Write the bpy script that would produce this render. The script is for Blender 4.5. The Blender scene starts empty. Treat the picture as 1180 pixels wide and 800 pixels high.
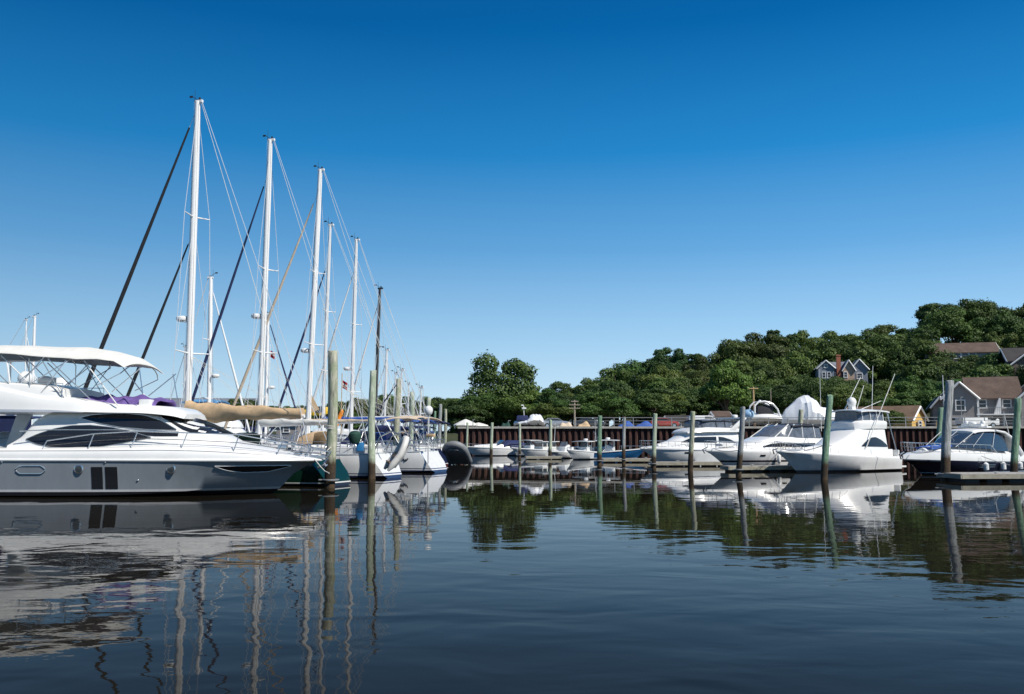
import bpy, bmesh, math, random
from mathutils import Vector, Matrix, Euler
R = math.radians
PI = math.pi
rnd = random.Random(7)
SC = bpy.context.scene
COL = SC.collection

# ------------------------------------------------------------------ camera, sky, sun, exposure
FPX, CX, CY, EYE = 1050.0, 590.0, 400.0, 2.0
PITCH = math.atan(103.0 / FPX)
cam_d = bpy.data.cameras.new('camera')
cam = bpy.data.objects.new('camera', cam_d)
COL.objects.link(cam)
cam.location = (0, 0, EYE)
cam.rotation_euler = (R(90) + PITCH, 0, 0)
cam_d.sensor_width = 36.0
cam_d.lens = 36.0 * FPX / 1180.0
cam_d.clip_start = 0.1
cam_d.clip_end = 9000
SC.camera = cam

SUN_EL, SUN_AZ = R(46), R(128)          # azimuth clockwise from +Y (the view direction): right, behind the camera
world = bpy.data.worlds.new('World')
SC.world = world
world.use_nodes = True
wn = world.node_tree.nodes
wl = world.node_tree.links
for n in list(wn):
    wn.remove(n)
wo = wn.new('ShaderNodeOutputWorld')
bg = wn.new('ShaderNodeBackground')
sky = wn.new('ShaderNodeTexSky')
sky.sky_type = 'NISHITA'
sky.sun_disc = False
sky.sun_elevation = SUN_EL
sky.sun_rotation = SUN_AZ
sky.air_density = 1.0
sky.dust_density = 0.25
sky.ozone_density = 3.0
hs = wn.new('ShaderNodeHueSaturation')
hs.inputs['Saturation'].default_value = 1.28
gm = wn.new('ShaderNodeGamma')
gm.inputs['Gamma'].default_value = 1.25
wl.new(sky.outputs[0], gm.inputs[0])
wl.new(gm.outputs[0], hs.inputs['Color'])
wtc = wn.new('ShaderNodeTexCoord')
wsp = wn.new('ShaderNodeSeparateXYZ')
wl.new(wtc.outputs['Generated'], wsp.inputs[0])
wrp = wn.new('ShaderNodeValToRGB')            # clear-day air by elevation: pale at the horizon, deep overhead
wl.new(wsp.outputs[2], wrp.inputs[0])
SKY_STOPS = [(0.0, (7.8, 10.2, 12.0)), (0.05, (6.3, 9.0, 11.4)), (0.11, (4.2, 7.3, 10.4)), (0.20, (1.6, 4.7, 8.7)), (0.30, (0.22, 2.9, 7.1)), (0.42, (0.02, 1.5, 4.7)), (0.60, (0.05, 0.7, 2.5)), (1.0, (0.1, 0.7, 2.3))]
while len(wrp.color_ramp.elements) < len(SKY_STOPS):
    wrp.color_ramp.elements.new(0.5)
for e_, (p_, c_) in zip(wrp.color_ramp.elements, SKY_STOPS):
    e_.position = p_
    e_.color = (c_[0] / 12, c_[1] / 12, c_[2] / 12, 1)
wmx = wn.new('ShaderNodeMix')
wmx.data_type = 'RGBA'
wmx.inputs[0].default_value = 0.92
wsc = wn.new('ShaderNodeVectorMath')
wsc.operation = 'SCALE'
wsc.inputs['Scale'].default_value = 12.0
# the sky is deepest about a right angle from the sun (upper left of the view)
waz = wn.new('ShaderNodeMapRange')
waz.inputs['From Min'].default_value = -0.55
waz.inputs['From Max'].default_value = 0.35
waz.inputs['To Min'].default_value = 0.80
waz.inputs['To Max'].default_value = 1.04
wl.new(wsp.outputs[0], waz.inputs[0])
waz2 = wn.new('ShaderNodeVectorMath')
waz2.operation = 'SCALE'
wl.new(wrp.outputs[0], waz2.inputs[0])
wl.new(waz.outputs[0], waz2.inputs['Scale'])
wl.new(waz2.outputs[0], wsc.inputs[0])
wl.new(hs.outputs[0], wmx.inputs[6])
wl.new(wsc.outputs[0], wmx.inputs[7])
wl.new(wmx.outputs[2], bg.inputs[0])
wl.new(bg.outputs[0], wo.inputs[0])
bg.inputs[1].default_value = 0.07

sd = bpy.data.lights.new('sun', 'SUN')
sd.energy = 4.2
sd.angle = R(0.5)
sd.color = (1.0, 0.95, 0.87)
sun = bpy.data.objects.new('sun', sd)
COL.objects.link(sun)
to_sun = Vector((math.sin(SUN_AZ) * math.cos(SUN_EL), math.cos(SUN_AZ) * math.cos(SUN_EL), math.sin(SUN_EL)))
sun.rotation_euler = to_sun.to_track_quat('Z', 'Y').to_euler()
sun.location = to_sun * 300

vs = SC.view_settings
vs.view_transform = 'Standard'
vs.look = 'None'
vs.gamma = 1
vs.use_curve_mapping = False
vs.exposure = 0.3
SC.cycles.max_bounces = 6
SC.cycles.transparent_max_bounces = 4
SC.cycles.caustics_reflective = False
SC.cycles.caustics_refractive = False


def pix(px, py, Y):
    """World X and Z of the point seen at a pixel of the photograph, at distance Y."""
    dx = (px - CX) / FPX
    du = (CY - py) / FPX
    dy = math.cos(PITCH) - du * math.sin(PITCH)
    dz = math.sin(PITCH) + du * math.cos(PITCH)
    t = Y / dy
    return dx * t, EYE + dz * t


def wat(px, py):
    """World X, Y of the water point seen at a pixel."""
    dx = (px - CX) / FPX
    du = (CY - py) / FPX
    dy = math.cos(PITCH) - du * math.sin(PITCH)
    dz = math.sin(PITCH) + du * math.cos(PITCH)
    t = -EYE / dz
    return dx * t, dy * t


def lerp(a, b, t):
    return a + (b - a) * t


def tab(table, x):
    """Piecewise linear lookup."""
    if x <= table[0][0]:
        return table[0][1]
    for (x0, y0), (x1, y1) in zip(table, table[1:]):
        if x <= x1:
            return lerp(y0, y1, (x - x0) / (x1 - x0)) if x1 > x0 else y1
    return table[-1][1]


# ------------------------------------------------------------------ materials
def new_mat(name):
    m = bpy.data.materials.new(name)
    m.use_nodes = True
    nt = m.node_tree
    return m, nt, nt.nodes['Principled BSDF']


def N(nt, typ, **kw):
    n = nt.nodes.new(typ)
    for k, v in kw.items():
        if k in n.inputs:
            n.inputs[k].default_value = v
        else:
            setattr(n, k, v)
    return n


def ramp(nt, stops, src=None, interp='LINEAR'):
    r = nt.nodes.new('ShaderNodeValToRGB')
    r.color_ramp.interpolation = interp
    el = r.color_ramp.elements
    while len(el) > len(stops):
        el.remove(el[-1])
    while len(el) < len(stops):
        el.new(0.5)
    for e, (p, c) in zip(el, stops):
        e.position = p
        e.color = (c[0], c[1], c[2], 1) if len(c) == 3 else c
    if src is not None:
        nt.links.new(src, r.inputs[0])
    return r


def mix(nt, fac, a, b, blend='MIX'):
    m = nt.nodes.new('ShaderNodeMix')
    m.data_type = 'RGBA'
    m.blend_type = blend
    for idx, v in ((0, fac), (6, a), (7, b)):
        if hasattr(v, 'is_linked') or hasattr(v, 'links'):
            nt.links.new(v, m.inputs[idx])
        else:
            m.inputs[idx].default_value = v if idx == 0 else (v[0], v[1], v[2], 1)
    return m.outputs[2]


def mat(name, col, rough=0.5, metal=0.0, var=0.12, scale=3.0, bump=0.0, bscale=40.0, coat=0.0, stretch=None):
    m, nt, b = new_mat(name)
    tc = N(nt, 'ShaderNodeTexCoord')
    mp = N(nt, 'ShaderNodeMapping')
    nt.links.new(tc.outputs['Object'], mp.inputs[0])
    if stretch:
        mp.inputs['Scale'].default_value = stretch
    no = N(nt, 'ShaderNodeTexNoise', Scale=scale, Detail=5.0, Roughness=0.6)
    nt.links.new(mp.outputs[0], no.inputs['Vector'])
    lo = [c * (1 - var) for c in col]
    hi = [min(1, c * (1 + var)) for c in col]
    r = ramp(nt, [(0.3, lo), (0.7, hi)], no.outputs['Fac'])
    nt.links.new(r.outputs[0], b.inputs['Base Color'])
    b.inputs['Roughness'].default_value = rough
    b.inputs['Metallic'].default_value = metal
    if coat:
        b.inputs['Coat Weight'].default_value = coat
        b.inputs['Coat Roughness'].default_value = 0.08
    if bump:
        n2 = N(nt, 'ShaderNodeTexNoise', Scale=bscale, Detail=4.0)
        nt.links.new(mp.outputs[0], n2.inputs['Vector'])
        bp = N(nt, 'ShaderNodeBump', Strength=bump, Distance=0.02)
        nt.links.new(n2.outputs['Fac'], bp.inputs['Height'])
        nt.links.new(bp.outputs[0], b.inputs['Normal'])
    return m


def banded(name, bands, top, rough=0.25, metal=0.0, coat=0.3, var=0.06):
    """Hull paint in bands by height above the waterline: [(z_top, colour), ...] then the topside colour."""
    m, nt, b = new_mat(name)
    tc = N(nt, 'ShaderNodeTexCoord')
    sp = N(nt, 'ShaderNodeSeparateXYZ')
    nt.links.new(tc.outputs['Object'], sp.inputs[0])
    mr = N(nt, 'ShaderNodeMapRange')
    mr.inputs['From Min'].default_value = -1.0
    mr.inputs['From Max'].default_value = 3.0
    nt.links.new(sp.outputs[2], mr.inputs[0])
    stops = [(0.0, bands[0][1])]
    for i, (z, c) in enumerate(bands):
        nxt = bands[i + 1][1] if i + 1 < len(bands) else top
        stops.append(((z + 1.0) / 4.0, nxt))
    r = ramp(nt, stops, mr.outputs[0], 'CONSTANT')
    no = N(nt, 'ShaderNodeTexNoise', Scale=1.3, Detail=6.0, Roughness=0.65)
    mp = N(nt, 'ShaderNodeMapping')
    mp.inputs['Scale'].default_value = (2.2, 2.2, 0.5)
    nt.links.new(tc.outputs['Object'], mp.inputs[0])
    nt.links.new(mp.outputs[0], no.inputs['Vector'])
    r2 = ramp(nt, [(0.3, (1 - var * 2,) * 3), (0.65, (1, 1, 1))], no.outputs['Fac'])
    out = mix(nt, 1.0, r.outputs[0], r2.outputs[0], 'MULTIPLY')
    nt.links.new(out, b.inputs['Base Color'])
    b.inputs['Roughness'].default_value = rough
    b.inputs['Metallic'].default_value = metal
    b.inputs['Coat Weight'].default_value = coat
    b.inputs['Coat Roughness'].default_value = 0.05
    return m


M = {}
M['gel'] = mat('white_gelcoat', (0.78, 0.78, 0.76), 0.28, 0, 0.04, 1.2, coat=0.3)
M['gel_aged'] = mat('aged_gelcoat', (0.70, 0.69, 0.65), 0.4, 0, 0.08, 1.5, coat=0.1)
M['steel'] = mat('stainless_steel', (0.62, 0.62, 0.63), 0.25, 0.9, 0.05)
M['alu'] = mat('mast_paint', (0.80, 0.80, 0.79), 0.35, 0.0, 0.05, 2, stretch=(1, 1, 0.3))
M['alu_grey'] = mat('anodised_alloy', (0.52, 0.54, 0.57), 0.4, 0.3, 0.06)
M['black_spar'] = mat('carbon_spar', (0.025, 0.025, 0.028), 0.35, 0, 0.1)
M['wire'] = mat('rigging_wire', (0.62, 0.65, 0.68), 0.4, 0.2, 0.05)
M['rope'] = mat('white_rope', (0.6, 0.58, 0.52), 0.9, 0, 0.15, 20)
M['glass'] = mat('dark_glass', (0.018, 0.02, 0.023), 0.06, 0, 0.1, coat=0.5)
M['glass_blue'] = mat('tinted_glass', (0.03, 0.05, 0.08), 0.05, 0, 0.1, coat=0.5)
M['vinyl'] = mat('clear_vinyl', (0.12, 0.14, 0.17), 0.15, 0, 0.3, 4)
M['tan'] = mat('tan_canvas', (0.58, 0.41, 0.24), 0.85, 0, 0.14, 4, 0.5, 30)
M['tan_pale'] = mat('pale_tan_canvas', (0.62, 0.5, 0.37), 0.85, 0, 0.1, 4, 0.4, 30)
M['white_canvas'] = mat('white_canvas', (0.70, 0.69, 0.64), 0.8, 0, 0.06, 3, 0.4, 20)
M['navy'] = mat('navy_canvas', (0.015, 0.025, 0.09), 0.8, 0, 0.2, 5, 0.4, 30)
M['blue'] = mat('blue_canvas', (0.03, 0.10, 0.38), 0.8, 0, 0.15, 5, 0.4, 30)
M['sky_blue'] = mat('light_blue_canvas', (0.10, 0.28, 0.50), 0.8, 0, 0.15, 5, 0.4, 30)
M['purple'] = mat('purple_canvas', (0.13, 0.08, 0.27), 0.8, 0, 0.25, 6, 0.6, 14)
M['green_canvas'] = mat('green_canvas', (0.01, 0.05, 0.035), 0.8, 0, 0.2, 5)
M['black'] = mat('black_rubber', (0.02, 0.02, 0.022), 0.6, 0, 0.2)
M['black_canvas'] = mat('black_canvas', (0.022, 0.023, 0.028), 0.75, 0, 0.2, 5, 0.3, 30)
M['teak'] = mat('teak', (0.28, 0.17, 0.09), 0.6, 0, 0.2, 6, stretch=(1, 8, 1))
M['grey_hypalon'] = mat('grey_inflatable', (0.20, 0.21, 0.22), 0.55, 0, 0.1, 4)
M['pale_hypalon'] = mat('pale_inflatable', (0.62, 0.61, 0.57), 0.5, 0, 0.08, 4)
M['yellow'] = mat('yellow_plastic', (0.75, 0.47, 0.02), 0.4)
M['orange'] = mat('orange_plastic', (0.78, 0.25, 0.02), 0.5)
M['red'] = mat('red_cloth', (0.5, 0.03, 0.04), 0.8)
M['bluebox'] = mat('blue_plastic', (0.03, 0.20, 0.45), 0.5)
M['nonskid'] = mat('grey_nonskid', (0.5, 0.52, 0.53), 0.7, 0, 0.06)
M['charcoal'] = mat('outboard_cowl', (0.02, 0.035, 0.06), 0.25, 0, 0.1, coat=0.4)
M['seat'] = mat('cream_vinyl', (0.6, 0.55, 0.46), 0.6, 0, 0.08)
M['dock_float'] = mat('dock_float', (0.03, 0.03, 0.03), 0.7)
M['dock_fascia'] = mat('dock_fascia', (0.30, 0.28, 0.22), 0.8, 0, 0.3, 3, 0.4, 20)
M['shrink'] = mat('shrink_wrap', (0.80, 0.82, 0.85), 0.35, 0, 0.05, 2, 0.9, 2.2)
M['shrink_blue'] = mat('blue_shrink_wrap', (0.30, 0.48, 0.66), 0.4, 0, 0.08, 2, 0.9, 2.2)
M['concrete'] = mat('concrete_cap', (0.38, 0.36, 0.32), 0.85, 0, 0.2, 2, 0.4, 20)
M['galv'] = mat('galvanised_rail', (0.30, 0.31, 0.31), 0.5, 0.4, 0.15, 4)
M['white_paint'] = mat('white_trim_paint', (0.75, 0.75, 0.74), 0.6, 0, 0.04)
M['pane'] = mat('house_window_glass', (0.03, 0.035, 0.045), 0.08, 0, 0.3, 2)
M['utility'] = mat('weathered_pole', (0.33, 0.28, 0.22), 0.9, 0, 0.2, 4)
M['utility_fresh'] = mat('fresh_pole', (0.48, 0.33, 0.17), 0.9, 0, 0.2, 4)
M['bark'] = mat('bark', (0.10, 0.075, 0.055), 0.95, 0, 0.3, 6, 0.6, 12)
M['tyre'] = mat('tyre_rubber', (0.015, 0.015, 0.015), 0.8)
M['carglass'] = mat('car_glass', (0.02, 0.025, 0.03), 0.08)


def wood_mat(name, dry, green, wet_top=1.15):
    m, nt, b = new_mat(name)
    tc = N(nt, 'ShaderNodeTexCoord')
    mp = N(nt, 'ShaderNodeMapping')
    mp.inputs['Scale'].default_value = (5, 5, 0.45)
    nt.links.new(tc.outputs['Object'], mp.inputs[0])
    no = N(nt, 'ShaderNodeTexNoise', Scale=2.2, Detail=8.0, Roughness=0.7)
    nt.links.new(mp.outputs[0], no.inputs['Vector'])
    r = ramp(nt, [(0.36, [c * 0.32 for c in dry]), (0.5, dry), (0.64, [min(1, c * 1.5) for c in dry])], no.outputs['Fac'])
    n2 = N(nt, 'ShaderNodeTexNoise', Scale=2.6, Detail=7.0, Roughness=0.75)
    nt.links.new(tc.outputs['Object'], n2.inputs['Vector'])
    f2 = ramp(nt, [(0.44, (0, 0, 0)), (0.58, (1, 1, 1))], n2.outputs['Fac'])
    c1 = mix(nt, f2.outputs[0], r.outputs[0], green)
    sp = N(nt, 'ShaderNodeSeparateXYZ')
    nt.links.new(tc.outputs['Object'], sp.inputs[0])
    wob = N(nt, 'ShaderNodeMath', operation='MULTIPLY_ADD')
    nt.links.new(no.outputs['Fac'], wob.inputs[0])
    wob.inputs[1].default_value = 0.5
    nt.links.new(sp.outputs[2], wob.inputs[2])
    mr = N(nt, 'ShaderNodeMapRange')
    mr.inputs['From Min'].default_value = wet_top + 0.05
    mr.inputs['From Max'].default_value = wet_top + 0.35
    nt.links.new(wob.outputs[0], mr.inputs[0])
    wet = mix(nt, f2.outputs[0], (0.035, 0.024, 0.015), (0.07, 0.045, 0.022))
    c2 = mix(nt, mr.outputs[0], wet, c1)
    nt.links.new(c2, b.inputs['Base Color'])
    b.inputs['Roughness'].default_value = 0.9
    bp = N(nt, 'ShaderNodeBump', Strength=0.7, Distance=0.03)
    nt.links.new(no.outputs['Fac'], bp.inputs['Height'])
    nt.links.new(bp.outputs[0], b.inputs['Normal'])
    return m


M['pile_tan'] = wood_mat('piling_wood_tan', (0.42, 0.41, 0.32), (0.30, 0.34, 0.22))
M['pile_pale'] = wood_mat('piling_wood_pale', (0.44, 0.48, 0.38), (0.32, 0.39, 0.27), 0.9)
M['pile_green'] = wood_mat('piling_wood_green', (0.20, 0.30, 0.21), (0.13, 0.24, 0.15), 0.9)
M['pile_grey'] = wood_mat('piling_wood_grey', (0.33, 0.34, 0.34), (0.24, 0.26, 0.25), 1.2)


def plank_mat():
    m, nt, b = new_mat('dock_planks')
    tc = N(nt, 'ShaderNodeTexCoord')
    no = N(nt, 'ShaderNodeTexNoise', Scale=5.0, Detail=6.0)
    mp = N(nt, 'ShaderNodeMapping')
    mp.inputs['Scale'].default_value = (3, 0.5, 1)
    nt.links.new(tc.outputs['Object'], mp.inputs[0])
    nt.links.new(mp.outputs[0], no.inputs['Vector'])
    r = ramp(nt, [(0.3, (0.26, 0.24, 0.21)), (0.7, (0.50, 0.48, 0.44))], no.outputs['Fac'])
    nt.links.new(r.outputs[0], b.inputs['Base Color'])
    b.inputs['Roughness'].default_value = 0.85
    return m


M['planks'] = plank_mat()


def rust_mat():
    m, nt, b = new_mat('rusted_sheet_pile')
    tc = N(nt, 'ShaderNodeTexCoord')
    mp = N(nt, 'ShaderNodeMapping')
    mp.inputs['Scale'].default_value = (2.2, 2.2, 0.35)
    nt.links.new(tc.outputs['Object'], mp.inputs[0])
    no = N(nt, 'ShaderNodeTexNoise', Scale=0.9, Detail=9.0, Roughness=0.78)
    nt.links.new(mp.outputs[0], no.inputs['Vector'])
    r = ramp(nt, [(0.30, (0.022, 0.012, 0.012)), (0.47, (0.050, 0.024, 0.019)), (0.60, (0.11, 0.042, 0.028)), (0.76, (0.30, 0.12, 0.065))], no.outputs['Fac'])
    nt.links.new(r.outputs[0], b.inputs['Base Color'])
    b.inputs['Roughness'].default_value = 0.9
    return m


M['rust'] = rust_mat()


def leaf_mat(name, c1, c2, c3, trans=0.25):
    m, nt, b = new_mat(name)
    tc = N(nt, 'ShaderNodeTexCoord')
    oi = N(nt, 'ShaderNodeObjectInfo')
    no = N(nt, 'ShaderNodeTexNoise', Scale=0.55, Detail=4.0, Roughness=0.7)
    nt.links.new(tc.outputs['Object'], no.inputs['Vector'])
    n2 = N(nt, 'ShaderNodeTexNoise', Scale=6.0, Detail=2.0)
    nt.links.new(tc.outputs['Object'], n2.inputs['Vector'])
    r = ramp(nt, [(0.32, c1), (0.52, c2), (0.72, c3)], no.outputs['Fac'])
    r2 = ramp(nt, [(0.25, (0.62, 0.62, 0.62)), (0.75, (1.3, 1.3, 1.3))], n2.outputs['Fac'])
    a = mix(nt, 1.0, r.outputs[0], r2.outputs[0], 'MULTIPLY')
    hsn = N(nt, 'ShaderNodeHueSaturation')
    mr = N(nt, 'ShaderNodeMapRange')
    mr.inputs['To Min'].default_value = 0.483
    mr.inputs['To Max'].default_value = 0.53
    nt.links.new(oi.outputs['Random'], mr.inputs[0])
    nt.links.new(mr.outputs[0], hsn.inputs['Hue'])
    mv = N(nt, 'ShaderNodeMath', operation='MULTIPLY')
    mv.inputs[1].default_value = 7.31
    nt.links.new(oi.outputs['Random'], mv.inputs[0])
    fr = N(nt, 'ShaderNodeMath', operation='FRACT')
    nt.links.new(mv.outputs[0], fr.inputs[0])
    mr2 = N(nt, 'ShaderNodeMapRange')
    mr2.inputs['To Min'].default_value = 0.7
    mr2.inputs['To Max'].default_value = 1.5
    nt.links.new(fr.outputs[0], mr2.inputs[0])
    nt.links.new(mr2.outputs[0], hsn.inputs['Value'])
    nt.links.new(a, hsn.inputs['Color'])
    nt.links.new(hsn.outputs[0], b.inputs['Base Color'])
    b.inputs['Roughness'].default_value = 0.55
    b.inputs['Specular IOR Level'].default_value = 0.3
    tr = N(nt, 'ShaderNodeBsdfTranslucent')
    nt.links.new(hsn.outputs[0], tr.inputs[0])
    ms = N(nt, 'ShaderNodeMixShader')
    ms.inputs[0].default_value = trans
    nt.links.new(b.outputs[0], ms.inputs[1])
    nt.links.new(tr.outputs[0], ms.inputs[2])
    nt.links.new(ms.outputs[0], nt.nodes['Material Output'].inputs[0])
    return m


M['leaf'] = leaf_mat('oak_foliage', (0.042, 0.066, 0.016), (0.072, 0.110, 0.026), (0.120, 0.165, 0.040))
M['leaf_olive'] = leaf_mat('olive_foliage', (0.066, 0.092, 0.02), (0.100, 0.142, 0.032), (0.155, 0.20, 0.046))
M['leaf_bright'] = leaf_mat('bright_foliage', (0.072, 0.105, 0.02), (0.11, 0.152, 0.03), (0.165, 0.21, 0.045))
M['leaf_deep'] = leaf_mat('deep_green_foliage', (0.032, 0.066, 0.018), (0.056, 0.102, 0.026), (0.098, 0.152, 0.038))


def roof_mat(name, col):
    m, nt, b = new_mat(name)
    tc = N(nt, 'ShaderNodeTexCoord')
    wv = N(nt, 'ShaderNodeTexBrick')
    wv.inputs['Scale'].default_value = 3.0
    wv.inputs['Mortar Size'].default_value = 0.03
    wv.inputs['Color1'].default_value = (col[0] * 0.85, col[1] * 0.85, col[2] * 0.85, 1)
    wv.inputs['Color2'].default_value = (col[0] * 1.15, col[1] * 1.15, col[2] * 1.15, 1)
    wv.inputs['Mortar'].default_value = (col[0] * 0.5, col[1] * 0.5, col[2] * 0.5, 1)
    nt.links.new(tc.outputs['Object'], wv.inputs['Vector'])
    no = N(nt, 'ShaderNodeTexNoise', Scale=0.8, Detail=6.0)
    nt.links.new(tc.outputs['Object'], no.inputs['Vector'])
    r = ramp(nt, [(0.3, (0.7, 0.7, 0.7)), (0.7, (1.1, 1.1, 1.1))], no.outputs['Fac'])
    o = mix(nt, 1.0, wv.outputs[0], r.outputs[0], 'MULTIPLY')
    nt.links.new(o, b.inputs['Base Color'])
    b.inputs['Roughness'].default_value = 0.9
    return m


def siding_mat(name, col):
    m, nt, b = new_mat(name)
    tc = N(nt, 'ShaderNodeTexCoord')
    wv = N(nt, 'ShaderNodeTexWave')
    wv.bands_direction = 'Z'
    wv.wave_profile = 'SAW'
    wv.inputs['Scale'].default_value = 1.6
    nt.links.new(tc.outputs['Object'], wv.inputs['Vector'])
    r = ramp(nt, [(0.0, [c * 0.72 for c in col]), (0.15, col), (1.0, [c * 1.06 for c in col])], wv.outputs['Fac'])
    no = N(nt, 'ShaderNodeTexNoise', Scale=1.2, Detail=6.0)
    nt.links.new(tc.outputs['Object'], no.inputs['Vector'])
    r2 = ramp(nt, [(0.3, (0.82, 0.82, 0.82)), (0.7, (1.0, 1.0, 1.0))], no.outputs['Fac'])
    o = mix(nt, 1.0, r.outputs[0], r2.outputs[0], 'MULTIPLY')
    nt.links.new(o, b.inputs['Base Color'])
    b.inputs['Roughness'].default_value = 0.8
    return m


def water_mat():
    m, nt, b = new_mat('harbour_water')
    tc = N(nt, 'ShaderNodeTexCoord')
    b.inputs['Base Color'].default_value = (0.0115, 0.0095, 0.0065, 1)
    b.inputs['Roughness'].default_value = 0.008
    b.inputs['IOR'].default_value = 1.085
    b.inputs['Specular Tint'].default_value = (1.0, 0.66, 0.42, 1)
    mp = N(nt, 'ShaderNodeMapping')
    mp.inputs['Rotation'].default_value = (0, 0, R(12))
    mp.inputs['Scale'].default_value = (0.75, 1.15, 1)
    nt.links.new(tc.outputs['Object'], mp.inputs[0])
    n1 = N(nt, 'ShaderNodeTexNoise', Scale=0.75, Detail=2.2, Roughness=0.45, Distortion=0.4)
    n2 = N(nt, 'ShaderNodeTexNoise', Scale=3.2, Detail=3.0, Roughness=0.5, Distortion=0.3)
    n3 = N(nt, 'ShaderNodeTexNoise', Scale=0.05, Detail=3.0, Roughness=0.5)
    for n in (n1, n2, n3):
        nt.links.new(mp.outputs[0], n.inputs['Vector'])
    spw = N(nt, 'ShaderNodeSeparateXYZ')
    nt.links.new(tc.outputs['Object'], spw.inputs[0])
    calm = N(nt, 'ShaderNodeMapRange')
    calm.inputs['From Min'].default_value = 8
    calm.inputs['From Max'].default_value = 30
    calm.inputs['To Min'].default_value = 1.0
    calm.inputs['To Max'].default_value = 0.13
    nt.links.new(spw.outputs[1], calm.inputs[0])
    m1 = N(nt, 'ShaderNodeMath', operation='MULTIPLY')
    nt.links.new(n1.outputs['Fac'], m1.inputs[0])
    nt.links.new(calm.outputs[0], m1.inputs[1])
    b1 = N(nt, 'ShaderNodeBump', Strength=1.0, Distance=0.018)
    nt.links.new(m1.outputs[0], b1.inputs['Height'])
    patch = ramp(nt, [(0.40, (0.25, 0.25, 0.25)), (0.62, (1, 1, 1))], n3.outputs['Fac'])
    mu = N(nt, 'ShaderNodeMath', operation='MULTIPLY')
    nt.links.new(n2.outputs['Fac'], mu.inputs[0])
    nt.links.new(patch.outputs[0], mu.inputs[1])
    m2_ = N(nt, 'ShaderNodeMath', operation='MULTIPLY')
    nt.links.new(mu.outputs[0], m2_.inputs[0])
    nt.links.new(calm.outputs[0], m2_.inputs[1])
    b2 = N(nt, 'ShaderNodeBump', Strength=1.0, Distance=0.0038)
    nt.links.new(m2_.outputs[0], b2.inputs['Height'])
    nt.links.new(b1.outputs[0], b2.inputs['Normal'])
    nt.links.new(b2.outputs[0], b.inputs['Normal'])
    return m


M['water'] = water_mat()


def ground_mat(name, a, bb, sc=0.4):
    m, nt, b = new_mat(name)
    tc = N(nt, 'ShaderNodeTexCoord')
    no = N(nt, 'ShaderNodeTexNoise', Scale=sc, Detail=9.0, Roughness=0.7)
    nt.links.new(tc.outputs['Object'], no.inputs['Vector'])
    r = ramp(nt, [(0.35, a), (0.65, bb)], no.outputs['Fac'])
    nt.links.new(r.outputs[0], b.inputs['Base Color'])
    b.inputs['Roughness'].default_value = 0.95
    return m


M['earth'] = ground_mat('wooded_ground', (0.02, 0.03, 0.012), (0.05, 0.06, 0.025))
M['gravel'] = ground_mat('quay_gravel', (0.20, 0.18, 0.15), (0.32, 0.30, 0.26), 1.5)


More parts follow.
